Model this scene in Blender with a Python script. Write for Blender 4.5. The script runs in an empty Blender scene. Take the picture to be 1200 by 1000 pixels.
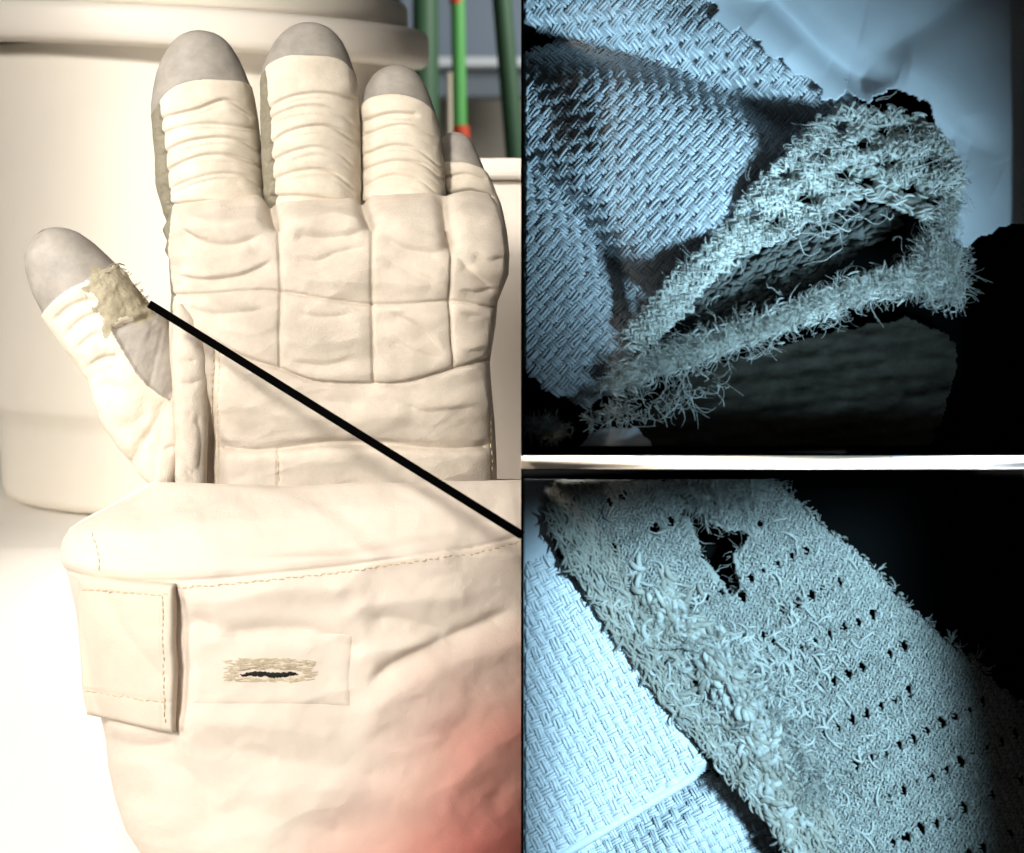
import bpy, math, random
import numpy as np
from mathutils import Vector, Matrix

# ---------------------------------------------------------------- frame
# Working unit: "px" = 0.3 mm.  Working frame: x right, y away from the camera, z up,
# origin at the middle of the glove; the whole frame is pitched so that world Z is true up.
K = 0.0003
D = 3000.0
PITCH = math.radians(6)
RX = np.array([[1, 0, 0],
               [0, math.cos(PITCH), math.sin(PITCH)],
               [0, -math.sin(PITCH), math.cos(PITCH)]])
rng = np.random.default_rng(7)
random.seed(7)
scene = bpy.context.scene
COL = scene.collection


def W(p):
    return Vector((RX @ np.asarray(p, float)) * K)


def P(px, py, d=0.0):
    s = (D + d) / D
    return np.array([(px - 600) * s, d, (500 - py) * s])


# ---------------------------------------------------------------- camera, world, lights
cam = bpy.data.cameras.new('camera')
cam.sensor_width = 36
cam.lens = 36 * D / 1200
cam.clip_start = 0.01
cam.clip_end = 50
co = bpy.data.objects.new('camera', cam)
COL.objects.link(co)
co.location = W((0, -D, 0))
co.rotation_euler = (math.pi / 2 - PITCH, 0, 0)
scene.camera = co
cam.dof.use_dof = True
cam.dof.focus_distance = (D - 80) * K
cam.dof.aperture_fstop = 19

world = bpy.data.worlds.new('World')
scene.world = world
world.use_nodes = True
bg = world.node_tree.nodes['Background']
bg.inputs[0].default_value = (0.9, 0.95, 1.0, 1)
bg.inputs[1].default_value = 0.035

vs = scene.view_settings
vs.view_transform = 'Standard'
vs.look = 'None'
vs.exposure = 0
vs.gamma = 1
vs.use_curve_mapping = False


def aim(ob, src, dst):
    a, b = W(src), W(dst)
    ob.location = a
    ob.rotation_euler = (b - a).to_track_quat('-Z', 'Y').to_euler()


def area(name, src, dst, sx, sy, power, color, spread):
    l = bpy.data.lights.new(name, 'AREA')
    l.shape = 'RECTANGLE'
    l.size = sx * K
    l.size_y = sy * K
    l.energy = power
    l.color = color
    l.spread = math.radians(spread)
    o = bpy.data.objects.new(name, l)
    COL.objects.link(o)
    aim(o, src, dst)
    return o


def spot(name, src, dst, power, color, cone, blend, radius):
    l = bpy.data.lights.new(name, 'SPOT')
    l.energy = power
    l.color = color
    l.spot_size = math.radians(cone)
    l.spot_blend = blend
    l.shadow_soft_size = radius * K
    o = bpy.data.objects.new(name, l)
    COL.objects.link(o)
    aim(o, src, dst)
    return o


WARM = (1.0, 0.94, 0.865)
# soft key and added fill lights for the glove side (narrow beams, they miss the two trays)
area('soft_box_upper', (-1290, -2100, 1000), (-380, 0, 60), 960, 1500, 0.42, WARM, 9)
area('fill_light_left', (-2300, -1300, 200), (-420, 0, 0), 1000, 1500, 0.20, WARM, 12)
area('fill_light_low_left', (-1290, -2200, -700), (-375, 0, 60), 960, 1500, 0.13, WARM, 9)
area('fill_light_top', (-700, -1000, 2000), (-420, 0, 0), 960, 1400, 0.10, WARM, 10)
area('fill_light_tub', (-1700, -900, 900), (-640, 800, 150), 1300, 1000, 0.31, WARM, 14)
area('background_fill', (900, 1900, 1500), (100, 4200, 250), 900, 900, 2.6, (1.0, 0.97, 0.92), 120)  # added light that brightens the far background, no lamp seen there
# microscope lamps over the trays
COOL = (0.45, 0.77, 1.0)
spot('ring_lamp_upper', (880, -1130, -430), (205, -360, 282), 16.0, COOL, 22.5, 1.0, 150)
area('ring_lamp_lower', (660, -1300, -60), (232, -360, -300), 360, 380, 0.115, COOL, 7)
# added thin lights that only brighten the strip between the trays
area('strip_fill_right', (820, -600, -35.3), (430, -397, -35.3), 330, 8, 0.0085, (1, 1, 1), 1)
area('strip_fill_left', (-520, -760, -35), (180, -397, -35), 330, 8, 0.0095, (1, 1, 1), 1)

# ---------------------------------------------------------------- materials


def mat(name, color, rough=0.85, noise=0.0, nscale=30.0, bump=0.0, bscale=200.0,
        spec=0.3, color2=None, sheen=0.0, weave=0.0):
    m = bpy.data.materials.new(name)
    m.use_nodes = True
    nt = m.node_tree
    b = nt.nodes['Principled BSDF']
    b.inputs['Roughness'].default_value = rough
    b.inputs['Specular IOR Level'].default_value = spec
    if sheen:
        b.inputs['Sheen Weight'].default_value = sheen
    tc = nt.nodes.new('ShaderNodeTexCoord')
    mp = nt.nodes.new('ShaderNodeMapping')
    mp.inputs['Scale'].default_value = (1 / K / 100,) * 3      # one texture unit = 100 px
    nt.links.new(tc.outputs['Object'], mp.inputs[0])
    c1 = tuple(color) + (1,)
    if noise or color2:
        n = nt.nodes.new('ShaderNodeTexNoise')
        n.inputs['Scale'].default_value = nscale
        n.inputs['Detail'].default_value = 6
        n.inputs['Roughness'].default_value = 0.65
        nt.links.new(mp.outputs[0], n.inputs['Vector'])
        r = nt.nodes.new('ShaderNodeMapRange')
        r.inputs[1].default_value = 0.32
        r.inputs[2].default_value = 0.68
        nt.links.new(n.outputs[0], r.inputs[0])
        mx = nt.nodes.new('ShaderNodeMix')
        mx.data_type = 'RGBA'
        c2 = color2 if color2 else tuple(max(0, c * (1 - noise)) for c in color)
        mx.inputs[6].default_value = c1
        mx.inputs[7].default_value = tuple(c2) + (1,)
        nt.links.new(r.outputs[0], mx.inputs[0])
        nt.links.new(mx.outputs[2], b.inputs['Base Color'])
    else:
        b.inputs['Base Color'].default_value = c1
    if bump:
        n2 = nt.nodes.new('ShaderNodeTexNoise')
        n2.inputs['Scale'].default_value = bscale
        n2.inputs['Detail'].default_value = 4
        nt.links.new(mp.outputs[0], n2.inputs['Vector'])
        bp = nt.nodes.new('ShaderNodeBump')
        bp.inputs['Strength'].default_value = bump
        bp.inputs['Distance'].default_value = 2 * K
        nt.links.new(n2.outputs[0], bp.inputs['Height'])
        nt.links.new(bp.outputs[0], b.inputs['Normal'])
    return m


M = {}
M['sleeve'] = mat('finger_cloth', (0.75, 0.675, 0.56), color2=(0.62, 0.545, 0.44), nscale=3.5, bump=0.5, bscale=60)
M['body'] = mat('hand_cloth', (0.70, 0.62, 0.525), color2=(0.56, 0.49, 0.405), nscale=2.6, bump=0.5, bscale=60)
M['cuff'] = mat('cuff_cloth', (0.80, 0.70, 0.60), noise=0.07, nscale=1.5, bump=0.25, bscale=40)
M['flap'] = mat('flap_cloth', (0.78, 0.68, 0.565), noise=0.08, nscale=2.0, bump=0.25, bscale=40)
M['gusset'] = mat('gusset_mesh', (0.27, 0.245, 0.18), noise=0.3, nscale=9, bump=0.6, bscale=25)  # grey-green mesh, darkened further to paint in shade between the fingers
M['rubber'] = mat('grey_rubber', (0.36, 0.33, 0.29), rough=0.55, noise=0.28, nscale=4.5, bump=0.1, bscale=30)
M['pad'] = mat('grey_pad', (0.36, 0.33, 0.29), rough=0.7, noise=0.2, nscale=4, bump=0.3, bscale=30)
M['olive'] = mat('olive_patch', (0.45, 0.40, 0.29), color2=(0.24, 0.21, 0.14), nscale=3.5, bump=0.6, bscale=25)
M['thread'] = mat('cream_thread', (0.66, 0.52, 0.34))
M['stitch_olive'] = mat('olive_thread', (0.36, 0.30, 0.17), noise=0.4, nscale=14)
M['dark'] = mat('dark_slit', (0.012, 0.011, 0.009))
M['tub'] = mat('tub_plastic', (0.84, 0.78, 0.68), rough=0.5, noise=0.05, nscale=0.5)
M['lid'] = mat('lid_plastic', (0.85, 0.79, 0.70), rough=0.45)
M['sheet'] = mat('white_sheet', (0.86, 0.82, 0.75), noise=0.03, nscale=0.6)
M['black'] = mat('black_paint', (0.0015, 0.0015, 0.0015), rough=0.9, spec=0.0)
M['void'] = mat('black_velvet', (0.004, 0.0042, 0.004), rough=1.0, spec=0.0)
M['board'] = mat('white_board', (0.93, 0.93, 0.92))
M['peach'] = mat('peach_strip', (0.90, 0.74, 0.58), noise=0.04, nscale=0.8)

# ---------------------------------------------------------------- mesh helpers


def mesh_obj(name, V, F, material, parent=None, base=None, frame='cam', smooth=True, normals=None, kind=None):
    V = np.asarray(V, float).reshape(-1, 3)
    F = np.asarray(F, np.int32)
    n = F.shape[1]
    if frame == 'cam':
        V = V @ RX.T
        if normals is not None:
            normals = normals @ RX.T
    V = V * K
    if base is None and parent is not None:
        base = np.array(parent.get('_b', (0, 0, 0)))
    if base is None:
        base = V.mean(0)
        base[2] = V[:, 2].min()
    V = V - base
    me = bpy.data.meshes.new(name)
    me.vertices.add(len(V))
    me.vertices.foreach_set('co', V.astype(np.float32).ravel())
    me.loops.add(F.size)
    me.polygons.add(len(F))
    me.polygons.foreach_set('loop_start', np.arange(0, F.size, n, dtype=np.int32))
    me.loops.foreach_set('vertex_index', F.ravel())
    me.polygons.foreach_set('use_smooth', np.full(len(F), smooth))
    me.update(calc_edges=True)
    me.validate()
    if normals is not None and len(me.vertices) == len(normals):
        me.normals_split_custom_set_from_vertices([tuple(v) for v in normals])
    me.materials.append(material)
    o = bpy.data.objects.new(name, me)
    COL.objects.link(o)
    if parent is not None:
        o.parent = parent
        if parent.type == 'MESH':
            o.location = (0, 0, 0)
            o['_b'] = [float(c) for c in base]
        else:
            o['_b'] = [float(c) for c in base]
    else:
        o.location = base
        o['_b'] = [float(c) for c in base]
    if kind:
        o['kind'] = kind
    return o


def thing(name, base_cam, label, cat, group=None, frame='cam'):
    o = bpy.data.objects.new(name, None)
    COL.objects.link(o)
    b = (RX @ np.asarray(base_cam, float)) * K if frame == 'cam' else np.asarray(base_cam, float) * K
    o.location = b
    o.empty_display_size = 0.01
    o['_b'] = [float(c) for c in b]
    tag(o, label, cat, group)
    return o


def tag(o, label, cat, group=None):
    o['label'] = label
    o['category'] = cat
    if group:
        o['group'] = group
    return o


def smooth_line(pts, n=6):
    p = np.asarray(pts, float)
    if len(p) < 3:
        return p
    q = np.vstack([2 * p[0] - p[1], p, 2 * p[-1] - p[-2]])
    out = []
    t = np.linspace(0, 1, n, endpoint=False)[:, None]
    for i in range(1, len(q) - 2):
        a, b, c, d = q[i - 1], q[i], q[i + 1], q[i + 2]
        out.append(0.5 * (2 * b + (c - a) * t + (2 * a - 5 * b + 4 * c - d) * t ** 2 + (3 * b - a - 3 * c + d) * t ** 3))
    out.append(p[-1:])
    return np.vstack(out)


def line_dist(X, Y, line):
    """unsigned distance and sign (+ = to the right of travel / below for left-to-right lines)"""
    best = np.full(X.shape, 1e9)
    sg = np.ones(X.shape)
    for a, b in zip(line[:-1], line[1:]):
        ab = b - a
        L2 = ab @ ab + 1e-9
        t = np.clip(((X - a[0]) * ab[0] + (Y - a[1]) * ab[1]) / L2, 0, 1)
        dx = X - (a[0] + t * ab[0])
        dy = Y - (a[1] + t * ab[1])
        d = np.hypot(dx, dy)
        m = d < best
        best = np.where(m, d, best)
        sg = np.where(m, np.sign(ab[0] * dy - ab[1] * dx), sg)
    return best, sg


def crease(X, Y, pts, depth, wu, wd=None, pw=1.4, taper=True):
    wd = wu if wd is None else wd
    line = smooth_line(pts, 5)
    d, s = line_dist(X, Y, line)
    w = np.where(s > 0, wd, wu)
    r = -depth * np.exp(-(d / w) ** pw)
    if wu != wd and taper:                       # fade asymmetric creases out towards their ends
        L = np.hypot(*np.diff(line, axis=0).T).sum()
        e = min(1.6 * max(wu, wd), 0.4 * L)
        da = np.hypot(X - line[0, 0], Y - line[0, 1])
        db = np.hypot(X - line[-1, 0], Y - line[-1, 1])
        t = np.clip(np.minimum(da, db) / e, 0, 1)
        ws = max(wu, wd)
        r = r * t + -depth * np.exp(-(d / min(wu, wd)) ** pw) * 0.35 * t * (1 - t)
        # beyond the ends nothing remains
        ta = (line[1] - line[0]) / (np.linalg.norm(line[1] - line[0]) + 1e-9)
        tb = (line[-1] - line[-2]) / (np.linalg.norm(line[-1] - line[-2]) + 1e-9)
        sa = (X - line[0, 0]) * ta[0] + (Y - line[0, 1]) * ta[1]
        sb = -((X - line[-1, 0]) * tb[0] + (Y - line[-1, 1]) * tb[1])
        near_a = da < db
        r = r * np.where(near_a, np.clip(sa / e, 0, 1), np.clip(sb / e, 0, 1)) ** 0.5
    return r


def inside(X, Y, poly):
    poly = np.asarray(poly, float)
    r = np.zeros(X.shape, bool)
    x0, y0 = poly[-1]
    for x1, y1 in poly:
        c = ((y1 > Y) != (y0 > Y)) & (X < (x0 - x1) * (Y - y1) / (y0 - y1 + 1e-12) + x1)
        r ^= c
        x0, y0 = x1, y1
    return r


_lat = rng.random((256, 256))


def vnoise(x, y):
    xi = np.floor(x).astype(int)
    yi = np.floor(y).astype(int)
    fx = x - xi
    fy = y - yi
    fx = fx * fx * (3 - 2 * fx)
    fy = fy * fy * (3 - 2 * fy)
    g = lambda a, b: _lat[a % 256, b % 256]
    return ((g(xi, yi) * (1 - fx) + g(xi + 1, yi) * fx) * (1 - fy) +
            (g(xi, yi + 1) * (1 - fx) + g(xi + 1, yi + 1) * fx) * fy) - 0.5


def fbm(x, y, sc, oct=3, seed=0):
    r = np.zeros(np.shape(x))
    a = 1.0
    for k in range(oct):
        r = r + a * vnoise(x / sc + 17.3 * seed + 5.1 * k, y / sc + 9.7 * seed + 3.3 * k)
        sc /= 2.0
        a *= 0.5
    return r


class Loft:
    """closed sleeve: slices perpendicular to an axis, traced silhouettes, real depth"""

    def __init__(s, L, R, dref, hd, n=2.2, nv=160, nf=150, nb=30, org=(0, 0), ang=0.0, dc=None, tipdense=True, smin=None, smax=None):
        ca, sa = math.cos(ang), math.sin(ang)
        # axis direction (down the part) = (sa, ca); across = (ca, -sa)
        org = np.asarray(org, float)

        def fr(p):
            q = np.asarray(p, float) - org
            return np.stack([q[:, 0] * sa + q[:, 1] * ca, q[:, 0] * ca - q[:, 1] * sa], 1)
        l = fr(L)
        r = fr(R)
        l = l[np.argsort(l[:, 0])]
        r = r[np.argsort(r[:, 0])]
        a = min(l[0, 0], r[0, 0]) if smin is None else smin
        b = max(l[-1, 0], r[-1, 0]) if smax is None else smax
        t = np.linspace(0, 1, nv)
        if tipdense:
            t = 0.25 * t ** 2 + 0.75 * t
            t = np.concatenate([[0, 0.0006, 0.002, 0.005, 0.009], t[2:]])
            nv = len(t)
        S = a + (b - a) * t
        tl = np.interp(S, l[:, 0], l[:, 1])
        tr = np.interp(S, r[:, 0], r[:, 1])
        if tipdense:
            k = np.ones(5) / 5
            for arr in (tl, tr):
                sm = np.convolve(np.pad(arr, 2, mode='edge'), k, 'valid')
                arr[8:-3] = sm[8:-3]
        phi = np.linspace(-math.pi / 2, math.pi / 2, nf)
        af = np.sin(phi)
        ab = np.sin(np.linspace(math.pi / 2, -math.pi / 2, nb + 2)[1:-1])
        aa = np.concatenate([af, ab])
        front = np.concatenate([np.ones(nf), -np.ones(nb)])
        c = (tl + tr) / 2
        w = np.maximum((tr - tl) / 2, 0.05)
        A = c[:, None] + w[:, None] * aa[None]
        px = org[0] + S[:, None] * sa + A * ca
        py = org[1] + S[:, None] * ca - A * sa
        hdv = hd(S, w) if callable(hd) else np.full(nv, hd)
        dcv = dc(S) if callable(dc) else np.full(nv, 0.0 if dc is None else dc)
        prof = (1 - np.abs(aa) ** n).clip(0, 1) ** (1 / n)
        dep = dcv[:, None] - hdv[:, None] * (prof * front)[None]
        sc = (D + dref) / D
        s.px, s.py, s.front = px, py, np.broadcast_to(front[None], px.shape)
        s.u = np.broadcast_to(aa[None], px.shape)
        s.S = np.broadcast_to(S[:, None], px.shape)
        s.V = np.stack([(px - 600) * sc, dref + dep, (500 - py) * sc], -1)
        s.px = 600 + s.V[..., 0] * D / (D + s.V[..., 1])
        s.py = 500 - s.V[..., 2] * D / (D + s.V[..., 1])
        s.nv, s.nu = px.shape

    def normals(s):
        dv = np.gradient(s.V, axis=0)
        du = (np.roll(s.V, -1, 1) - np.roll(s.V, 1, 1))
        n = np.cross(dv, du)
        n /= np.linalg.norm(n, axis=-1, keepdims=True) + 1e-9
        # outward: front normals must face -y
        mid = s.nv // 2
        j = np.argmin(s.V[mid, :, 1])
        if n[mid, j, 1] > 0:
            n = -n
        return n

    def displace(s, d):
        s.V = s.V + s.normals() * d[..., None]

    def emit(s, regions, parent):
        """regions: list of (name, face-mask, material[, parent part index]); faces not taken fall to the last"""
        nv, nu = s.nv, s.nu
        idx = np.arange(nv * nu).reshape(nv, nu)
        F = np.stack([idx[:-1], idx[1:], np.roll(idx, -1, 1)[1:], np.roll(idx, -1, 1)[:-1]], -1)
        nrm = s.normals()
        # winding consistent with outward normals
        mid = nv // 2
        j = np.argmin(s.V[mid, :, 1])
        f = F[min(mid, nv - 2), j]
        vv = s.V.reshape(-1, 3)[f]
        fn = np.cross(vv[1] - vv[0], vv[2] - vv[0])
        if fn @ nrm[mid, j] < 0:
            F = F[..., ::-1]
        taken = np.zeros(F.shape[:2], bool)
        V = s.V.reshape(-1, 3)
        N = nrm.reshape(-1, 3)
        objs = {}
        for name, mask, m, par in regions:
            mk = mask & ~taken
            taken |= mk
            f = F[mk]
            if len(f) == 0:
                continue
            ids, inv = np.unique(f, return_inverse=True)
            pr = objs.get(par, parent) if par else parent
            o = mesh_obj(name, V[ids], inv.reshape(f.shape), m, pr, normals=N[ids])
            if name in objs:
                pass
            objs.setdefault(name, o)
        return objs

    def fc(s, a):
        """face-centre value of a per-vertex field"""
        b = np.roll(a, -1, 1)
        return (a[:-1] + a[1:] + b[:-1] + b[1:]) / 4

    def pick(s, px, py):
        m = np.where(s.front > 0, (s.px - px) ** 2 + (s.py - py) ** 2, 1e12)
        k = np.unravel_index(np.argmin(m), m.shape)
        return s.V[k]


def tubes(pts, rad, sides=4, flat=1.0):
    """pts (N,M,3), rad (N,M) -> verts, quads; open tubes with tapered ends"""
    N, Mn, _ = pts.shape
    T = np.gradient(pts, axis=1)
    T /= np.linalg.norm(T, axis=-1, keepdims=True) + 1e-9
    ref = np.zeros_like(T)
    ref[..., 1] = 1
    bad = np.abs(T[..., 1]) > 0.93
    ref[bad] = (1, 0, 0)
    A = np.cross(T, ref)
    A /= np.linalg.norm(A, axis=-1, keepdims=True) + 1e-9
    B = np.cross(T, A)
    th = np.arange(sides) / sides * 2 * math.pi
    V = pts[:, :, None, :] + rad[:, :, None, None] * (A[:, :, None, :] * np.cos(th)[None, None, :, None] +
                                                      flat * B[:, :, None, :] * np.sin(th)[None, None, :, None])
    idx = np.arange(N * Mn * sides).reshape(N, Mn, sides)
    nx = np.roll(idx, -1, 2)
    F = np.stack([idx[:, :-1], nx[:, :-1], nx[:, 1:], idx[:, 1:]], -1).reshape(-1, 4)
    return V.reshape(-1, 3), F


def box_vf(x0, x1, y0, y1, z0, z1):
    V = np.array([(x, y, z) for x in (x0, x1) for y in (y0, y1) for z in (z0, z1)], float)
    F = np.array([(0, 1, 3, 2), (4, 6, 7, 5), (0, 4, 5, 1), (2, 3, 7, 6), (0, 2, 6, 4), (1, 5, 7, 3)])
    return V, F


def bevel_obj(o, width, seg=3):
    b = o.modifiers.new('bevel', 'BEVEL')
    b.width = width * K
    b.segments = seg
    b.limit_method = 'ANGLE'
    return o


def box(name, b, m, parent=None, bevel=0, frame='cam', base=None):
    V, F = box_vf(*b)
    o = mesh_obj(name, V, F, m, parent, frame=frame, smooth=False, base=base)
    if bevel:
        bevel_obj(o, bevel)
    return o


def lathe(name, prof, m, parent, org, axis_tilt=(0, 0), n=160):
    """prof: (radius, height) list, world frame px, about world Z at org; optional tilt"""
    prof = np.asarray(prof, float)
    th = np.arange(n) / n * 2 * math.pi
    V = np.stack([prof[:, None, 0] * np.cos(th), prof[:, None, 0] * np.sin(th),
                  np.broadcast_to(prof[:, None, 1], (len(prof), n))], -1)
    zc = prof[:, 1].mean()
    tx, tz = axis_tilt
    V[..., 2] += tx * V[..., 0] + tz * V[..., 1]
    V += np.asarray(org)
    idx = np.arange(len(prof) * n).reshape(len(prof), n)
    nx = np.roll(idx, -1, 1)
    F = np.stack([idx[:-1], nx[:-1], nx[1:], idx[1:]], -1).reshape(-1, 4)
    return mesh_obj(name, V.reshape(-1, 3), F, m, parent, frame='world')


# ================================================================ SETTING
tubfront = RX @ P(200, 611, 800)
ZT = tubfront[2]                       # height of the upper level of the sheet
# white sheet: level under the tub, falling over a step to the lower level where the glove stands
yy = np.concatenate([np.linspace(-3200, -500, 30), np.linspace(-480, 700, 120), np.linspace(750, 4200, 20)])
xx = np.linspace(-3500, 2500, 160)
t = np.clip((yy + 330) / 860, 0, 1)
zz = -640 + (ZT + 640) * (t * t * (3 - 2 * t))
X, Y = np.meshgrid(xx, yy)
Z = np.repeat(zz[:, None], len(xx), 1) + 6 * fbm(X, Y, 420, 3, 2) * (t[:, None] < 0.999)
idx = np.arange(X.size).reshape(X.shape)
F = np.stack([idx[:-1, :-1], idx[:-1, 1:], idx[1:, 1:], idx[1:, :-1]], -1).reshape(-1, 4)
o = mesh_obj('table_sheet', np.stack([X, Y, Z], -1).reshape(-1, 3), F, M['sheet'], frame='world')
o['kind'] = 'structure'

# far room behind the table
m_wall = mat('far_wall', (0.20, 0.19, 0.165), noise=0.12, nscale=0.4)
o = box('back_wall', (-2500, 2500, 4300, 4400, -900, 2600), m_wall)
o['kind'] = 'structure'
m_blue = mat('blue_panel', (0.13, 0.17, 0.22), rough=0.6)
m_blue2 = mat('blue_panel_dark', (0.09, 0.115, 0.14), rough=0.6)
m_strip = mat('pale_strip', (0.42, 0.46, 0.50))
cab = thing('wall_cabinet', P(555, 108, 3900), 'blurred blue-grey cabinet with pale edge strip behind the green pole', 'cabinet')
a, b = P(470, -80, 3900), P(630, 70, 3900)
box('door_panel', (a[0], b[0], 3900, 4000, b[2], a[2]), m_blue, cab)
a, b = P(470, 70, 3900), P(630, 80, 3900)
box('edge_strip', (a[0], b[0], 3850, 3990, b[2], a[2]), m_strip, cab)
a, b = P(470, 80, 3900), P(630, 112, 3900)
box('lower_panel', (a[0], b[0], 3910, 4000, b[2], a[2]), m_blue2, cab)

m_dgreen = mat('dark_green_paint', (0.035, 0.085, 0.045), rough=0.5)
m_green = mat('green_paint', (0.07, 0.27, 0.07), rough=0.45)
m_red = mat('red_tape', (0.42, 0.05, 0.02), rough=0.5)


def rod(name, a, b, r, m, parent=None, sides=24, base=None):
    a = np.asarray(a, float)
    b = np.asarray(b, float)
    tt = np.array([0, 0.0001, 0.9999, 1])[:, None]
    pts = (a + (b - a) * tt)[None]
    V, F = tubes(pts, np.array([[0.02, r, r, 0.02]]), sides)
    o = mesh_obj(name, V, F, m, parent, base=base)
    mod = o.modifiers.new('edge_split', 'EDGE_SPLIT')
    mod.split_angle = math.radians(40)
    return o


gp = thing('striped_pole', P(540, 170, 2600), 'bright green round pole with red tape bands behind the little finger', 'pole')
rod('pole', P(535, -120, 2600), P(541, 330, 2600), 15.5, m_green, gp)
rod('tape_band', P(535.2, -12, 2600), P(535.6, 5, 2600), 16.6, m_red, gp)
rod('tape_band', P(540.0, 148, 2600), P(540.3, 167, 2600), 18.5, m_red, gp)
o = rod('dark_post', P(498, -120, 2900), P(500, 330, 2900), 30, m_dgreen)
tag(o, 'dark green post half hidden behind the lip of the white tub', 'post')
o = rod('leaning_post', P(578, -120, 2300), P(616, 330, 2300), 20, m_dgreen)
tag(o, 'dark green slanted post at the right, beside the upper dark tray', 'post')
o = rod('thin_tube', P(527, 85, 2750), P(528, 330, 2750), 6, mat('pale_tube', (0.42, 0.38, 0.30)))
tag(o, 'thin pale tube just left of the bright green pole', 'tube')

# white carton to the right, behind the little finger
wb = thing('white_carton', P(640, 560, 420), 'white box with rounded lid edge behind the little finger', 'box')
a, b = P(562, 211, 420), P(820, 700, 420)
box('body', (a[0], b[0], 424, 700, b[2], a[2]), mat('carton_white', (0.80, 0.72, 0.64), noise=0.04, nscale=0.7), wb, 6)
a, b = P(556, 186, 420), P(826, 211, 420)
box('lid', (a[0], b[0], 404, 720, b[2], a[2]), mat('carton_lid', (0.80, 0.75, 0.68)), wb, 9)

# white tub
axc = RX @ P(227, 600, 1110)
org = np.array([axc[0], axc[1], ZT])
ztop = (RX @ P(234, 45, 800))[2] - ZT
tub = thing('plastic_tub', org, 'large cream white plastic tub with stepped lip behind the glove', 'tub', frame='world')
RW = 322
wallp = [(2, 4), (RW - 52, 4), (RW - 38, 3), (RW - 28, 9), (RW - 22, 22), (RW - 16, 120), (RW - 12, 140), (RW - 3, 150), (RW, 160), (RW + 1, 176),
         (RW + 2, ztop - 40), (RW + 2, ztop - 8)]
lathe('wall', wallp, M['tub'], tub, org)
lathe('lip', [(RW + 2, ztop - 24), (RW + 48, ztop - 22), (RW + 55, ztop - 17), (RW + 58, ztop - 6), (RW + 58, ztop + 22), (RW + 54, ztop + 32),
              (RW + 44, ztop + 36), (RW + 5, ztop + 38)], M['lid'], tub, org + np.array([0, 0, 6]), (-0.055, 0.0))
lathe('lid', [(RW + 4, ztop + 30), (RW + 22, ztop + 34), (RW + 25, ztop + 40), (RW + 25, ztop + 66), (RW + 20, ztop + 74), (RW - 10, ztop + 78), (2, ztop + 80)],
      M['tub'], tub, org + np.array([0, 0, 8]), (-0.055, 0.0))

# ================================================================ GLOVE
glove = thing('spacesuit_glove', P(360, 1040, 0), 'cream spacesuit glove with pleated fingers and grey rubber fingertips, standing on its cuff', 'glove')


def finger(name, L, R, cap, pleats, gus, dref, base_y, big, seed, hdk=0.80, recede=45):
    tip = min(L[0][1], R[0][1])
    f = Loft(L, R, dref, lambda S, w: w * hdk + 2, n=2.15, nv=190, nf=150, nb=26,
             dc=lambda S: recede * np.clip((S - (base_y - 26)) / 40, 0, 1) ** 2)
    X, Y = f.px, f.py
    fr = (f.front > 0)
    d = np.zeros(X.shape)
    for k, pl in enumerate(pleats):
        dep = 3.7 if k < len(pleats) - big else 8.0
        d += crease(X, Y, pl, dep * (0.7 + 0.6 * rng.random()), 1.3, 3.8, 1.2, taper=False)
        if k < len(pleats) - big:
            for q in range(2):
                o1, o2 = rng.uniform(3, 11), rng.uniform(-4, 4)
                a0 = rng.integers(0, 2)
                sub = [(x, y + o1 + o2 * i_ / len(pl)) for i_, (x, y) in enumerate(pl)][a0:len(pl) - 1 + a0]
                if len(sub) > 1:
                    d += crease(X, Y, sub, rng.uniform(0.8, 1.9), 1.3, 3.5, 1.2)
        off = [(x, y - 9) for x, y in pl]
        d += -crease(X, Y, off, 0.8, 8)
    # cap step: cloth lies over the rubber
    cl = smooth_line(cap, 6)
    ycap = np.interp(X, cl[:, 0], cl[:, 1])
    below = Y > ycap
    step = 1 / (1 + np.exp(-(Y - ycap) / 0.6))
    d = d * step + 4.6 * step * np.exp(-np.clip(Y - ycap, 0, None) / 22)
    d += step * (2.2 * fbm(X, Y, 36, 3, seed) + 1.0 * fbm(X * 0.35, Y, 9, 2, seed + 3))
    d += (1 - step) * 1.6 * fbm(X, Y, 30, 3, seed + 9)
    if gus:
        gl = np.array(gus, float)
        xg = np.interp(Y, gl[:, 1], gl[:, 0])
        gm = (X < xg)
        d += -3.5 / (1 + np.exp((X - xg) / 1.0)) * step
        d += gm * 2.2 * fbm(X, Y, 9, 2, seed + 5) * step
    else:
        gm = np.zeros(X.shape, bool)
    d = np.where(fr, d, np.roll(d, 1, 1) * 0)
    # ease out the displacement at the extreme tip and on the turn to the back
    d *= np.clip((Y - tip) / 12, 0, 1) * (0.35 + 0.65 * np.clip((1 - np.abs(f.u)) * 6, 0, 1))
    f.displace(d)
    fcap = f.fc(ycap * 1.0)
    FY = f.fc(Y)
    FX = f.fc(X)
    capm = FY < fcap
    gmask = (f.fc(gm.astype(float)) > 0.5) & ~capm
    ff = f.fc(f.front.astype(float)) > 0
    allm = np.ones(capm.shape, bool)
    sleeve = ~capm & ~gmask
    f.emit([(name, sleeve, M['sleeve'], None), ('fingertip_cap', capm, M['rubber'], name),
            ('side_gusset', allm, M['gusset'], name)], glove)
    return f


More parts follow.
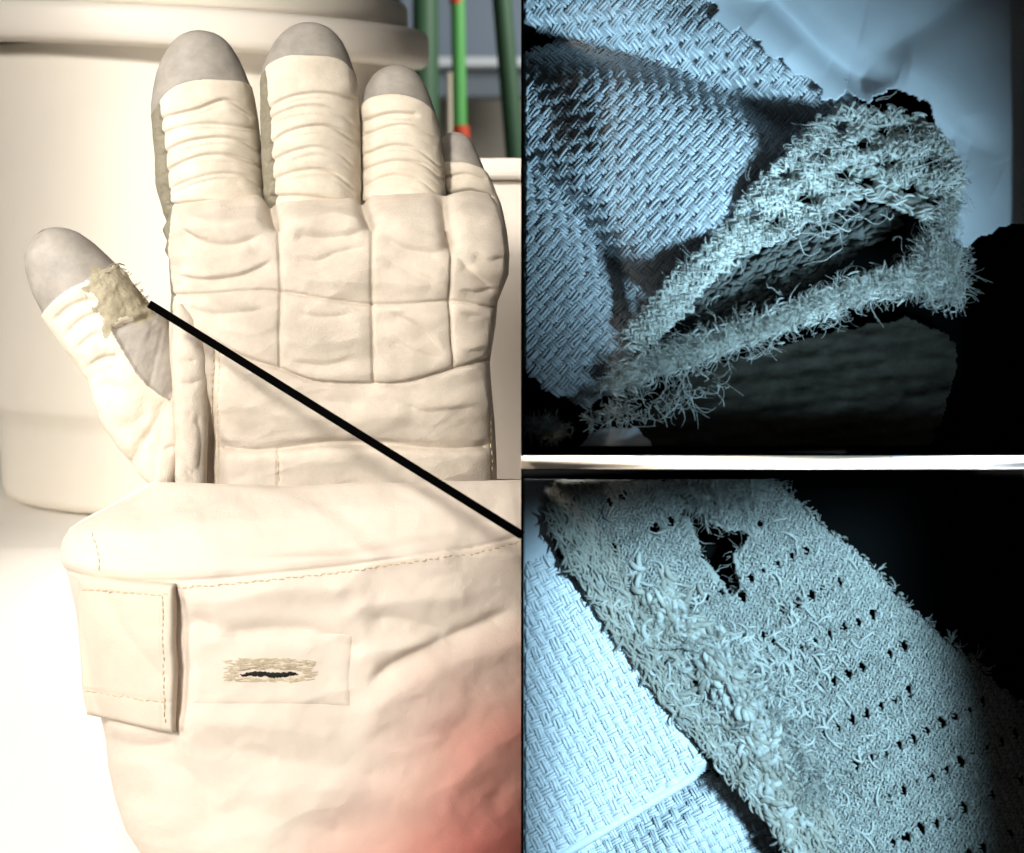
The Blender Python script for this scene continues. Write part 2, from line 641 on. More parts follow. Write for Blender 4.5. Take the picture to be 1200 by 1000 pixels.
idxf = finger('index_finger',
              [(232, 35.5), (222, 37.5), (212, 41.5), (204, 48), (196, 58), (190, 69), (184, 86), (180, 104), (177.5, 125), (178, 150), (180, 180), (181, 215), (187, 238), (194, 262), (196, 290)],
              [(232, 35.5), (243, 37), (254, 40), (263, 46), (271, 55), (279, 68), (286, 82), (293, 100), (298, 118), (303, 145), (306, 175), (309, 210), (312, 240), (318, 262), (320, 290)],
              [(176, 136), (186, 122), (198, 108), (212, 99), (235, 94.5), (260, 95), (282, 97), (298, 104), (310, 112)],
              [[(186, 140), (205, 134), (230, 128), (262, 117), (280, 124), (297, 135)], [(188, 157), (215, 148), (250, 145), (302, 151)],
               [(190, 179), (215, 167), (250, 161), (280, 164), (305, 178)], [(193, 201), (218, 188), (245, 181), (275, 183), (307, 196)],
               [(196, 223), (225, 210), (258, 203), (285, 206), (310, 221)], [(198, 240), (240, 236), (275, 240), (312, 241)]],
              [(188, 112), (190, 150), (195, 195), (199, 230), (202, 262), (203, 300)], 20, 268, 1, 1)
midf = finger('middle_finger',
              [(362, 26.5), (350, 28), (340, 32), (330, 40), (322, 50), (314, 64), (308, 80), (304.5, 98), (304, 140), (305, 190), (309, 235), (314, 262), (318, 290)],
              [(362, 26.5), (374, 28), (385, 32), (394, 40), (402, 50), (409, 66), (415, 84), (418.5, 104), (421, 145), (422, 190), (423, 240), (430, 262), (434, 290)],
              [(300, 100), (309, 84), (320, 74), (338, 66.5), (360, 66), (392, 69), (408, 80), (424, 95)],
              [[(314, 127), (330, 117), (350, 111), (378, 109), (416, 116)], [(314, 139), (332, 130), (355, 124), (380, 125), (402, 135), (421, 150)],
               [(314, 170), (335, 155), (370, 147), (395, 152), (421, 168)], [(316, 189), (340, 178), (370, 172), (396, 179), (421, 198)],
               [(316, 212), (337, 203), (367, 198), (392, 203), (421, 224)], [(316, 230), (345, 229), (370, 231), (396, 237), (424, 252)]],
              [(311, 70), (313, 100), (316, 144), (320, 205), (322, 240), (324, 290)], 6, 262, 1, 2)
ringf = finger('ring_finger',
               [(463, 76.5), (453, 78), (444, 83), (436, 90), (429, 101), (425, 114), (422.5, 132), (423, 165), (424, 205), (424, 245), (428, 270), (432, 300)],
               [(463, 76.5), (474, 78), (484, 82), (492, 89), (499, 101), (506, 118), (512, 138), (517, 165), (521, 200), (523, 240), (526, 270), (530, 300)],
               [(418, 130), (428, 120), (440, 113.5), (463, 111), (488, 117), (508, 132), (524, 150)],
               [[(428, 141), (456, 133), (486, 134)], [(427, 158), (456, 148), (482, 147), (512, 161)], [(428, 181), (448, 173), (466, 170), (490, 175), (518, 196)],
                [(428, 198), (448, 191), (466, 188), (495, 192), (521, 212)], [(428, 217), (448, 208), (466, 205), (495, 213), (521, 236)],
                [(426, 238), (448, 242), (469, 248), (495, 256), (525, 274)]],
               None, 22, 272, 1, 3)
litf = finger('little_finger',
              [(533, 154.5), (526, 156), (520, 160), (515, 168), (512, 180), (511, 200), (512, 230), (514, 260), (518, 285), (522, 315)],
              [(533, 154.5), (541, 156), (549, 161), (555, 170), (561, 184), (567, 198), (577, 216), (587, 240), (592, 262), (594, 285), (592, 315)],
              [(505, 192), (520, 191), (543, 191), (559, 197), (575, 206)],
              [[(524, 208), (546, 204), (566, 210)], [(524, 228), (552, 223), (575, 230)], [(524, 251), (556, 245), (586, 254)],
               [(524, 262), (550, 256), (588, 264)], [(524, 278), (546, 266), (572, 260), (590, 272)], [(526, 290), (560, 275), (592, 282)]],
              None, 60, 292, 1, 4)

# ---- hand body
seam1 = [(322, 252), (326, 272), (328, 305), (329, 342), (328.5, 385), (328, 430)]
seam2 = [(432, 250), (436, 268), (436, 310), (436, 357), (437, 400), (438, 449)]
seam3 = [(524, 270), (529, 290), (528, 320), (527, 355), (529, 395), (532, 430)]
seamh = [(196, 346), (240, 345), (290, 341), (328, 342), (390, 352), (436, 357), (482, 356), (527, 353), (560, 357), (590, 363)]
seaml = [(196, 362), (225, 386), (255, 404), (290, 420), (328, 432), (362, 445), (400, 449), (438, 450), (470, 448), (505, 440), (530, 432), (552, 426), (584, 415)]
bodyL = [(204, 232), (198, 246), (197, 262), (193, 272), (199, 285), (196, 296), (201, 305), (202, 330), (203, 350), (200, 385), (201, 420), (204, 450), (208, 480), (210, 520), (208, 560), (206, 600)]
bodyR = [(580, 232), (588, 246), (594, 270), (597, 298), (596, 322), (588, 342), (583, 355), (581, 380), (577, 405), (574, 425), (576, 455), (580, 500), (582, 540), (583, 600)]
hb = Loft(bodyL, bodyR, 0, lambda S, w: 70 + 16 * np.clip((S - 250) / 70, 0, 1) - 0 * S, n=3.2, nv=250, nf=400, nb=40, tipdense=False,
          dc=lambda S: 60 * np.clip((275 - S) / 43, 0, 1) ** 2 + 22 * np.clip((S - 440) / 80, 0, 1), smin=232, smax=600)
X, Y = hb.px, hb.py
yl = np.interp(X, [p[0] for p in seaml], [p[1] for p in seaml])
yh = np.interp(X, [p[0] for p in seamh], [p[1] for p in seamh])
up = 1 / (1 + np.exp((Y - yl) / 2.0))
d = np.zeros(X.shape)
for s_ in (seam1, seam2, seam3):
    g = crease(X, Y, s_, 4.2, 1.6) + crease(X, Y, s_, 4.2, 13, pw=1.2)
    d += g * up
d += crease(X, Y, seamh, 4.2, 1.6) + crease(X, Y, seamh, 3.2, 12, pw=1.2)
d += 6.5 * up                                              # knuckle panels stand proud of the wrist panel
d += crease(X, Y, seaml, 5.0, 1.5, 3.0, taper=False) + crease(X, Y, seaml, 2.5, 9, 3, taper=False)
# tuck-ins between the finger roots
d += crease(X, Y, [(316, 232), (322, 262)], 16, 8) + crease(X, Y, [(424, 232), (433, 262)], 16, 8) + crease(X, Y, [(520, 240), (527, 286)], 14, 8)
folds = [([(208, 262), (236, 282), (270, 288), (310, 276)], 4.5, 5, 12), ([(205, 322), (240, 328), (285, 322), (324, 304)], 4.5, 4, 12),
         ([(210, 300), (250, 303), (290, 296)], -3.0, 10, 10), ([(226, 262), (262, 268), (300, 262)], -3.5, 9, 9),
         ([(334, 268), (368, 278), (410, 276), (432, 268)], 4.0, 6, 13), ([(334, 300), (370, 306), (396, 296), (430, 290)], 3.6, 6, 12),
         ([(336, 322), (380, 330), (430, 332)], -2.6, 10, 10), ([(350, 262), (390, 258), (420, 262)], -3.2, 8, 8),
         ([(442, 274), (470, 290), (500, 296), (524, 296)], 4.0, 5, 12), ([(444, 300), (476, 316), (522, 338)], 3.8, 6, 11),
         ([(445, 330), (480, 334), (520, 330)], -2.4, 9, 9), ([(470, 270), (500, 280), (520, 284)], -3.0, 8, 8),
         ([(534, 300), (556, 322), (584, 344)], 4.6, 4, 11), ([(536, 340), (560, 342), (586, 336)], 3.5, 4, 8), ([(545, 296), (572, 306), (592, 300)], 3.0, 5, 9),
         ([(536, 366), (560, 372), (580, 384)], 3.6, 5, 9), ([(536, 408), (556, 412), (576, 402)], 3.0, 5, 9),
         ([(444, 364), (470, 372), (496, 388), (522, 418)], 4.0, 5, 14), ([(446, 392), (480, 410), (524, 424)], 3.0, 6, 12),
         ([(336, 362), (372, 372), (420, 368)], 3.0, 7, 14), ([(340, 400), (370, 404), (420, 396)], -3.0, 14, 14), ([(338, 424), (380, 428), (420, 418)], 2.6, 6, 10),
         ([(212, 356), (252, 368), (318, 362)], 3.0, 6, 12), ([(262, 384), (296, 392), (322, 384)], -2.6, 10, 10),
         # wrist panel
         ([(256, 470), (320, 484), (420, 492), (500, 478), (572, 470)], -5.0, 24, 24),
         ([(252, 522), (300, 528), (380, 520), (440, 520), (520, 526), (580, 522)], 6.5, 9, 5),
         ([(470, 470), (500, 482), (560, 476)], 2.5, 9, 10), ([(300, 452), (350, 466), (430, 474)], 1.6, 9, 12)]
for pts, dep, wu, wd in folds:
    d += crease(X, Y, pts, dep * 1.4, wu * 0.6 if dep > 0 else wu, wd)
d += 3.6 * fbm(X, Y * 1.5, 60, 3, 6) + 0.6 * fbm(X * 0.5, Y, 12, 2, 8) - 3.2 * np.abs(fbm(X * 0.8, Y * 1.5 + 0.4 * X, 46, 3, 18))
d += np.where(X < 215, 2.5 * fbm(X, Y, 12, 2, 4), 0) * (Y < 350)
# stitched vertical seam at left of the wrist panel
for xs in (248, 255):
    d += crease(X, Y, [(xs, 400), (xs - 1, 480), (xs - 2, 590)], 1.8, 1.8) * (1 - up)
d += crease(X, Y, [(250, 398), (248, 480), (246, 590)], 7, 9) * (1 - up)
d += crease(X, Y, [(325, 528), (326, 560), (326, 590)], 2.2, 2) + crease(X, Y, [(574, 452), (577, 520), (579, 590)], 2.0, 2.2)
d *= (hb.front > 0) * np.clip((1 - np.abs(hb.u)) * 18, 0, 1)
hb.displace(d)
FX, FY = hb.fc(X), hb.fc(Y)
FF = hb.fc(hb.front.astype(float)) > 0
fyh, fyl = hb.fc(yh), hb.fc(yl)
sx = [np.interp(FY, [p[1] for p in s_], [p[0] for p in s_]) for s_ in (seam1, seam2, seam3)]
cid = (FX > sx[0]).astype(int) + (FX > sx[1]) + (FX > sx[2])
regs = []
ledge = FF & (FX < np.interp(FY, [232, 300, 345, 400], [204, 203, 206, 201]))
regs.append(('side_gusset', ledge & (FY < 372), M['gusset'], None))
for r in range(2):
    for c in range(4):
        mk = FF & (cid == c) & ((FY < fyh) if r == 0 else ((FY >= fyh) & (FY < fyl)))
        regs.append(('knuckle_panel', mk, M['body'], None))
regs.append(('wrist_panel', FF & (FY >= fyl), M['body'], None))
regs.append(('hand_back_panel', np.ones(FX.shape, bool), M['body'], None))
hb.emit(regs, glove)

# ---- thumb
thL = [(50, 269.3), (40, 277), (33, 287), (29, 300), (30, 318), (37, 343), (50, 368), (64, 394), (78, 416), (92, 433), (103, 446), (107, 470), (118, 498), (136, 526), (158, 553), (185, 580)]
thR = [(50, 269.3), (58, 267.2), (66, 266.5), (74, 267), (80, 268), (92, 272.5), (110, 285), (130, 304), (148, 323), (165, 344), (178, 360), (198, 376), (214, 400), (226, 440), (230, 480), (232, 520), (232, 560)]
th = Loft(thL, thR, 25, lambda S, w: np.minimum(w * 0.8, 52) + 2, n=2.2, nv=230, nf=170, nb=30, org=(58, 262), ang=math.atan2(120, 292),
          dc=lambda S: 0.06 * S)
X, Y = th.px, th.py
capl = smooth_line([(40, 384), (52, 366), (64, 352), (80, 340), (100, 330), (122, 318), (140, 306)], 6)
ycap = np.interp(X, capl[:, 0], capl[:, 1])
step = 1 / (1 + np.exp(-(Y - ycap) / 0.9))
olive = [(93, 336), (112, 326), (137, 308), (152, 326), (166, 345), (182, 366), (165, 371), (146, 378), (129, 386), (119, 372), (108, 356)]
pad = [(129, 386), (146, 378), (165, 371), (182, 366), (206, 376), (216, 420), (214, 446), (200, 470), (186, 463), (172, 452), (158, 436), (144, 412)]
io, ip = inside(X, Y, olive), inside(X, Y, pad)
d = 3.0 * step * np.exp(-np.clip(Y - ycap, 0, None) / 22) + step * (2.4 * fbm(X, Y, 32, 3, 12) + 1.0 * fbm(X + Y, (Y - X) * .4, 11, 2, 13))
for pts in ([(60, 380), (78, 362), (100, 352), (120, 352)], [(72, 398), (88, 380), (104, 370), (124, 366)], [(84, 415), (96, 402), (112, 392), (130, 390)],
            [(98, 436), (112, 424), (130, 418), (146, 422)]):
    d += crease(X, Y, pts, 3.6, 3, 8)
for pts, dep, wu, wd in (([(106, 450), (130, 452), (160, 462)], 3.0, 6, 12), ([(125, 505), (150, 500), (168, 486), (180, 478)], 4, 8, 14), ([(150, 545), (168, 520), (190, 480)], 4, 8, 8)):
    d += crease(X, Y, pts, dep, wu, wd)
do, _ = line_dist(X, Y, np.array(olive + [olive[0]], float))
d += np.where(io, 1.5 * np.clip(do / 4, 0, 1) + 4 * fbm(X, Y, 16, 3, 15), 0)
dp, _ = line_dist(X, Y, np.array(pad + [pad[0]], float))
d += np.where(ip, -2.5 * np.clip(dp / 4, 0, 1) + 1.6 * fbm(X * 1.0 + 0.25 * Y, Y * 0.12, 9, 2, 3), 0)
d += crease(X, Y, [(129, 387), (146, 379), (165, 372), (182, 367)], 6, 2.2, 5)
d *= (th.front > 0) * np.clip((th.S - th.S.min()) / 12, 0, 1)
th.displace(d)
FX, FY, FF = th.fc(X), th.fc(Y), th.fc(th.front.astype(float)) > 0
capm = FY < th.fc(ycap)
mo = inside(FX + 17 * fbm(FX, FY, 20, 4, 5), FY + 17 * fbm(FX, FY, 20, 4, 9), olive) & FF
mp_ = inside(FX, FY, pad) & FF
t_objs = th.emit([('thumb', ~capm & ~mo & ~mp_, M['sleeve'], None), ('torn_patch', mo, M['olive'], 'thumb'), ('fingertip_cap', capm & ~mo, M['rubber'], 'thumb'),
                  ('rubber_pad', np.ones(FX.shape, bool), M['pad'], 'thumb')], glove)
t_objs['torn_patch']['label'] = 'worn olive patch with a ragged torn edge'
# ragged loose threads and bits of torn edge on the thumb patch


def fibres(starts, dirs, length, nseg, curl, r0, r1, outp=0.5):
    """random-walk fibres in working-frame px; starts (N,3), dirs (N,3)"""
    N = len(starts)
    pts = np.zeros((N, nseg + 1, 3))
    pts[:, 0] = starts
    dv = dirs / (np.linalg.norm(dirs, axis=1, keepdims=True) + 1e-9)
    ax = rng.normal(size=(N, 3))
    stepl = (length / nseg)[:, None]
    for k in range(nseg):
        ax = 0.75 * ax + 0.5 * rng.normal(size=(N, 3))
        dv = dv + curl * ax * 0.5
        dv /= np.linalg.norm(dv, axis=1, keepdims=True)
        pts[:, k + 1] = pts[:, k] + dv * stepl
    tt = np.linspace(0, 1, nseg + 1)
    rad = (r0 + (r1 - r0) * rng.random(N))[:, None] * (1 - 0.45 * tt)[None]
    return pts, rad


el = smooth_line([(118, 322), (137, 309), (152, 326), (166, 345), (180, 364)], 12)
pp = np.array([th.pick(x, y) for x, y in el[rng.integers(0, len(el), 30)]]) + rng.normal(0, 1.2, (30, 3))
pts, rad = fibres(pp, np.stack([0.4 + rng.normal(0, .9, 30), -0.5 + rng.normal(0, .4, 30), 0.3 + rng.normal(0, .9, 30)], 1), 4 + 6 * rng.random(30), 5, 1.6, 0.5, 1.5)
V, F = tubes(pts, rad, 5)
mesh_obj('frayed_edge', V, F, M['olive'], t_objs['torn_patch'], kind='stuff')

# ---- side strip of the palm and the fold at the thumb root
st = Loft([(204, 358), (201, 375), (200, 400), (201, 440), (203, 480), (206, 520), (204, 545), (206, 590)],
          [(214, 358), (232, 375), (240, 400), (243, 440), (244, 480), (243, 520), (242, 560), (243, 590)], -60, lambda S, w: w * 0.95 + 3, n=2.3, nv=150, nf=80, nb=16, tipdense=False)
X, Y = st.px, st.py
d = 2.5 * fbm(X, Y, 34, 3, 31) + 1.0 * fbm(X, Y, 10, 2, 32)
for pts in ([(204, 448), (222, 450), (240, 444)], [(204, 418), (220, 424), (238, 420)], [(206, 530), (222, 548), (240, 556)], [(232, 480), (238, 520), (236, 560)], [(208, 545), (225, 560), (240, 562)]):
    d += crease(X, Y, pts, 3.5, 4, 8)
d *= (st.front > 0)
st.displace(d)
st.emit([('palm_edge_strip', np.ones((st.nv - 1, st.nu), bool), M['body'], None)], glove)
st2 = Loft([(196, 472), (190, 495), (185, 520), (180, 545), (176, 575), (176, 595)], [(206, 472), (210, 495), (212, 520), (208, 545), (202, 575), (200, 595)], -50,
           lambda S, w: w * 0.9 + 2, n=2.2, nv=90, nf=50, nb=12, tipdense=False)
X, Y = st2.px, st2.py
d = (2.2 * fbm(X, Y, 26, 3, 41) + crease(X, Y, [(186, 530), (200, 524), (210, 526)], 3, 3, 6)) * (st2.front > 0)
st2.displace(d)
st2.emit([('thumb_root_fold', np.ones((st2.nv - 1, st2.nu), bool), M['body'], None)], glove)

# ---- cuff
cL = [(186, 563), (160, 578), (130, 594), (104, 608), (86, 619), (78, 630), (76, 642), (80, 658), (88, 676), (92, 700), (96, 730), (104, 770), (112, 805), (122, 835), (127, 860), (131, 895), (138, 930), (152, 968), (172, 996), (195, 1020), (200, 1060)]
cR = [(640, 563), (650, 578), (656, 594), (660, 608), (662, 619), (664, 630), (665, 642), (666, 658), (668, 676), (670, 700), (672, 730), (674, 770), (675, 805), (675, 835), (674, 860), (670, 895), (664, 930), (652, 968), (636, 996), (620, 1020), (616, 1060)]
cf = Loft(cL, cR, -40, lambda S, w: 108 + 90 * np.clip((S - 563) / 80, 0, 1) ** 0.7, n=2.5, nv=260, nf=360, nb=60, tipdense=False, smin=563, smax=1060,
          dc=lambda S: 0 * S)
X, Y = cf.px, cf.py
seamc = [(78, 668), (110, 676), (160, 680), (205, 681), (260, 678), (330, 671), (400, 664), (460, 655), (520, 646), (570, 637), (620, 625), (670, 612)]
yc = np.interp(X, [p[0] for p in seamc], [p[1] for p in seamc])
d = crease(X, Y, seamc, 3.2, 2.2) + crease(X, Y, [(x, y + 6) for x, y in seamc], 1.2, 1.6) - crease(X, Y, [(x, y - 12) for x, y in seamc], 4, 10)
cfolds = [([(120, 652), (260, 656), (380, 640), (500, 622), (600, 604)], 4.0, 16, 14), ([(220, 614), (340, 612), (480, 596), (610, 590)], -5.0, 26, 26),
          ([(100, 628), (112, 650), (118, 668)], 2.0, 6, 6),
          # body folds
          ([(222, 700), (262, 704), (330, 690), (420, 690)], -5.0, 16, 16), ([(214, 716), (240, 730), (262, 742)], 4.5, 8, 12),
          ([(250, 742), (300, 738), (360, 738), (400, 752), (440, 770)], 5.0, 9, 16), ([(424, 730), (460, 724), (500, 734), (540, 748)], 5.0, 8, 14),
          ([(420, 712), (470, 704), (540, 700)], -5, 14, 14), ([(428, 766), (470, 760), (520, 752)], -5, 13, 13),
          ([(428, 812), (450, 786), (490, 764), (540, 742), (610, 712)], 8.0, 7, 20), ([(440, 830), (500, 790), (560, 770), (615, 750)], -7, 24, 24),
          ([(512, 896), (524, 872), (546, 846), (570, 832)], 4.0, 14, 24), ([(530, 920), (570, 880), (620, 850)], -6, 20, 20),
          ([(240, 870), (300, 884), (380, 900), (470, 916)], 5.0, 16, 22), ([(230, 846), (300, 850), (380, 862)], -4.5, 20, 20), ([(330, 930), (420, 925), (520, 950)], -5, 26, 26),
          ([(566, 950), (584, 934), (604, 930)], 4, 12, 18), ([(400, 690), (440, 660), (520, 655)], -2.5, 14, 14),
          ([(250, 930), (330, 960), (430, 985)], 4, 20, 24), ([(200, 890), (230, 920), (245, 970)], 4, 16, 16), ([(150, 880), (180, 905), (200, 960)], -5, 20, 20),
          ([(212, 690), (215, 760), (212, 850)], 6, 6, 10), ([(110, 866), (170, 876), (218, 866)], 7, 10, 14)]
for pts, dep, wu, wd in cfolds:
    d += crease(X, Y, pts, dep, wu, wd, pw=1.6)
d += 6.0 * fbm(X, Y * 1.3, 120, 3, 51) - 5.0 * np.abs(fbm(X * 0.7 + 0.5 * Y, Y * 1.2, 90, 3, 58)) + 0.8 * fbm(X, Y, 14, 2, 52)
d *= (cf.front > 0) * np.clip((1 - np.abs(cf.u)) * 30, 0, 1)
cf.displace(d)
FX, FY, FF = cf.fc(X), cf.fc(Y), cf.fc(cf.front.astype(float)) > 0

# gauntlet cloth with a pink-red tint in its colour, stronger towards the lower right
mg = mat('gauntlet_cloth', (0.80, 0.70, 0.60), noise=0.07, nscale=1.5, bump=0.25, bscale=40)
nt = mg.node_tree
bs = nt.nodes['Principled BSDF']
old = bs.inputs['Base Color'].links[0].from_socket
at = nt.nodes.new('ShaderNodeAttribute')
at.attribute_name = 'pink_tint'
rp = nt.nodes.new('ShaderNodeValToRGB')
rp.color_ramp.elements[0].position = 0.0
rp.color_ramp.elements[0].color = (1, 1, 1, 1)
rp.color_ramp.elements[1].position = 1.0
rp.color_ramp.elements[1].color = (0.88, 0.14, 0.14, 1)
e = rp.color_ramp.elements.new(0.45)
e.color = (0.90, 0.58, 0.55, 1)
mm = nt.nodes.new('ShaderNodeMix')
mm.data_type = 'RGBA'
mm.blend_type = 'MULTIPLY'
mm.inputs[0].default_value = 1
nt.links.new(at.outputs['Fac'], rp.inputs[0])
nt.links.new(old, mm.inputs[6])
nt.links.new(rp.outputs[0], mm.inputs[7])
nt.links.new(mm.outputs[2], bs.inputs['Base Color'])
fyc = cf.fc(yc)
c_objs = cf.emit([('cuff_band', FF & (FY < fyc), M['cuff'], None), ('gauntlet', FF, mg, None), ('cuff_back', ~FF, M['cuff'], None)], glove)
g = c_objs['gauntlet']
nv_ = len(g.data.vertices)
cc = np.zeros(nv_ * 3, np.float32)
g.data.vertices.foreach_get('co', cc)
wv = cc.reshape(-1, 3) / K + np.array(g['_b']) / K
cv = wv @ RX                       # back to working frame
scf = (D + cv[:, 1]) / D
gx, gy = cv[:, 0] / scf + 600, 500 - cv[:, 2] / scf
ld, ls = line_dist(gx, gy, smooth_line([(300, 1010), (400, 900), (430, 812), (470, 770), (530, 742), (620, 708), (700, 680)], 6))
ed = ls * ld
pink_tint = 0.37 * np.clip(ed / 130, 0, 1) ** 0.7 + 0.10 * np.clip((ed - 60) / 80, 0, 1)
pink_tint += 0.30 * np.exp(-(((gx - 575) / 120) ** 2 + ((gy - 1010) / 75) ** 2)) + 0.12 * np.exp(-(((gx - 600) / 60) ** 2 + ((gy - 850) / 30) ** 2))
pink_tint += 0.10 * fbm(gx, gy, 80, 3, 61) * (ed > 0)
att = g.data.attributes.new('pink_tint', 'FLOAT', 'POINT')
att.data.foreach_set('value', np.clip(pink_tint, 0, 1).astype(np.float32))

# rolled rim along the sloping top-left edge of the cuff
rimp = smooth_line([(186, 566), (160, 580), (130, 597), (104, 611), (86, 623)], 8)
pp = np.array([P(x + 1, y + 2, -40) + np.array([0, -18, 0]) for x, y in rimp])[None]
V, F = tubes(pp, np.full((1, pp.shape[1]), 6.5), 14)
mesh_obj('cuff_rim', V, F, M['cuff'], glove)


def patch(name, corners, thick, grid, material, parent, nu=70, nv=70, edge=5.0, wob=2.0, seed=0, extra=None, lift=0.0, rimf=0.25, nsm=14):
    """thin cloth panel lying on a surface: corners TL,TR,BR,BL in px"""
    tl, tr, br, bl = [np.array(c, float) for c in corners]
    u = np.linspace(0, 1, nu)[None, :, None]
    v = np.linspace(0, 1, nv)[:, None, None]
    Q = (tl * (1 - u) + tr * u) * (1 - v) + (bl * (1 - u) + br * u) * v
    x, y = Q[..., 0], Q[..., 1]
    wx = wob * fbm(x, y, 60, 2, seed)
    x = x + wx
    y = y + wob * fbm(x, y, 50, 2, seed + 4)
    fm = grid.front > 0
    gy_, gx_ = y.ravel(), x.ravel()
    base = np.array([grid.pick(a, b) for a, b in zip(gx_[::1], gy_[::1])]).reshape(nv, nu, 3)
    # smooth the support a little so the panel bridges small creases
    by = np.minimum(base[..., 1], np.median(base[..., 1]) + 60)
    for _ in range(nsm):
        pb = np.pad(by, 1, mode='edge')
        by = (pb[:-2, 1:-1] + pb[2:, 1:-1] + pb[1:-1, :-2] + pb[1:-1, 2:] + by * 1) / 5
    eu = np.minimum(u[..., 0], 1 - u[..., 0]) * np.linalg.norm(tr - tl)
    ev = np.minimum(v[..., 0], 1 - v[..., 0]) * np.linalg.norm(bl - tl)
    e_ = np.minimum(np.broadcast_to(eu, x.shape), np.broadcast_to(ev, x.shape))
    prof = np.sqrt(1 - (1 - np.clip(e_ / edge, 0, 1)) ** 2)
    h = lift + thick * (rimf + (1 - rimf) * prof) + 1.4 * fbm(x, y, 40, 3, seed + 2)
    if extra is not None:
        h = h + extra(x, y)
    top = np.stack([base[..., 0], by - h, base[..., 2]], -1)
    s_ = (D + by) / D
    top[..., 0] = (x - 600) * s_
    top[..., 2] = (500 - y) * s_
    bot = top.copy()
    bot[..., 1] = by + 6
    V = np.concatenate([top.reshape(-1, 3), bot.reshape(-1, 3)])
    n = nu * nv
    ii = np.arange(n).reshape(nv, nu)
    F = [np.stack([ii[:-1, :-1], ii[1:, :-1], ii[1:, 1:], ii[:-1, 1:]], -1).reshape(-1, 4)]
    rim = np.concatenate([ii[0, :], ii[1:, -1], ii[-1, -2::-1], ii[-2:0:-1, 0]])
    nx = np.roll(rim, -1)
    F.append(np.stack([rim, nx, nx + n, rim + n], -1))
    o = mesh_obj(name, V, np.concatenate(F), material, parent)
    return o, x, y, top


flap, fx, fy, ftop = patch('pocket_flap', [(91, 678), (208, 684), (208, 857), (103, 837)], 13, cf, M['flap'], glove, 64, 84, 7, 5, 71,
                           lambda x, y: crease(x, y, [(100, 806), (150, 814), (206, 822)], 1.6, 2) + crease(x, y, [(192, 690), (193, 850)], 1.2, 2)
                           + crease(x, y, [(130, 700), (150, 740), (190, 790)], 2.5, 10) + crease(x, y, [(95, 690), (150, 695), (200, 694)], 1.2, 2), lift=5)
flap['label'] = 'rectangular cream pocket flap with stitched hem'
ptc, qx, qy, qtop = patch('slit_patch', [(228, 748), (412, 742), (410, 826), (226, 824)], 1.0, cf, M['cuff'], glove, 150, 80, 9, 3, 75,
                          lambda x, y: -6.5 * np.exp(-(np.abs(x - 317) / 36) ** 6 - ((y - 790 - 1.0 * np.sin(x * .25)) / 4.5) ** 2), lift=0.3, rimf=-1.2, nsm=5)


def small_tubes(name, lines, r, m, parent, kind='stuff', sides=6):
    n = max(len(l) for l in lines)
    A = np.array(lines)
    V, F = tubes(A, np.full(A.shape[:2], r), sides, 0.6)
    return mesh_obj(name, V, F, m, parent, kind=kind)


# dark slit: a thin near-black bar, the opening's shade put into its colour, recessed in the patch, with olive bar-tack stitching round it
def ptop(x, y, lift):
    k = np.argmin((qx - x) ** 2 + (qy - y) ** 2)
    yy_ = qtop.reshape(-1, 3)[k, 1] - lift
    return np.array([(x - 600) * (D + yy_) / D, yy_, (500 - y) * (D + yy_) / D])


xs = np.linspace(281, 350, 40)
cl = np.array([ptop(x, 790 + 0.7 * math.sin(x * .16) + rng.normal(0, .5), 1.0) for x in xs])
dep_ = np.array([ptop(x, 772, 0)[1] + (ptop(x, 808, 0)[1] - ptop(x, 772, 0)[1]) * 0.5 for x in xs])
cl[:, 1] = np.convolve(np.pad(dep_, 6, mode='edge'), np.ones(13) / 13, 'valid') + 1.0
prof = (1 - np.abs(np.linspace(-1, 1, 40)) ** 4) * (1.7 + 1.4 * rng.random(40)) + 0.3
V, F = tubes(cl[None], prof[None], 8, 0.45)
mesh_obj('slit', V, F, M['dark'], ptc)
ls_ = []
for k in range(260):
    x = rng.uniform(266, 368)
    side = -1 if rng.random() < 0.62 else 1
    if 284 < x < 349:
        y = 790 + side * rng.uniform(4, 18 if side < 0 else 9)
    else:
        y = 790 + rng.uniform(-16, 9)
    a_ = rng.normal(0, 0.12)
    l_ = rng.uniform(3, 6)
    ls_.append([ptop(x + l_ * q * math.cos(a_), y + l_ * q * math.sin(a_), 0.0 + 0.5 * (1 - q * q)) for q in (-1, -.3, .3, 1)])
small_tubes('bar_tack_stitching', ls_, 0.6, mat('tack_thread', (0.68, 0.59, 0.42), noise=.35, nscale=20), ptc)


def stitch_row(pts, grid, gap=9, ln=5, lift=0.6):
    l = smooth_line(pts, 10)
    seg = np.r_[0, np.cumsum(np.hypot(*np.diff(l, axis=0).T))]
    out = []
    for s0 in np.arange(2, seg[-1] - ln, gap):
        row = []
        for q in np.linspace(0, 1, 4):
            s1 = s0 + ln * q
            x, y = np.interp(s1, seg, l[:, 0]), np.interp(s1, seg, l[:, 1])
            v = grid(x, y)
            row.append(v + np.array([0, -lift - 0.7 * math.sin(math.pi * q), 0]))
        out.append(row)
    return out


def ftopf(x, y):
    k = np.argmin((fx - x) ** 2 + (fy - y) ** 2)
    return ftop.reshape(-1, 3)[k]


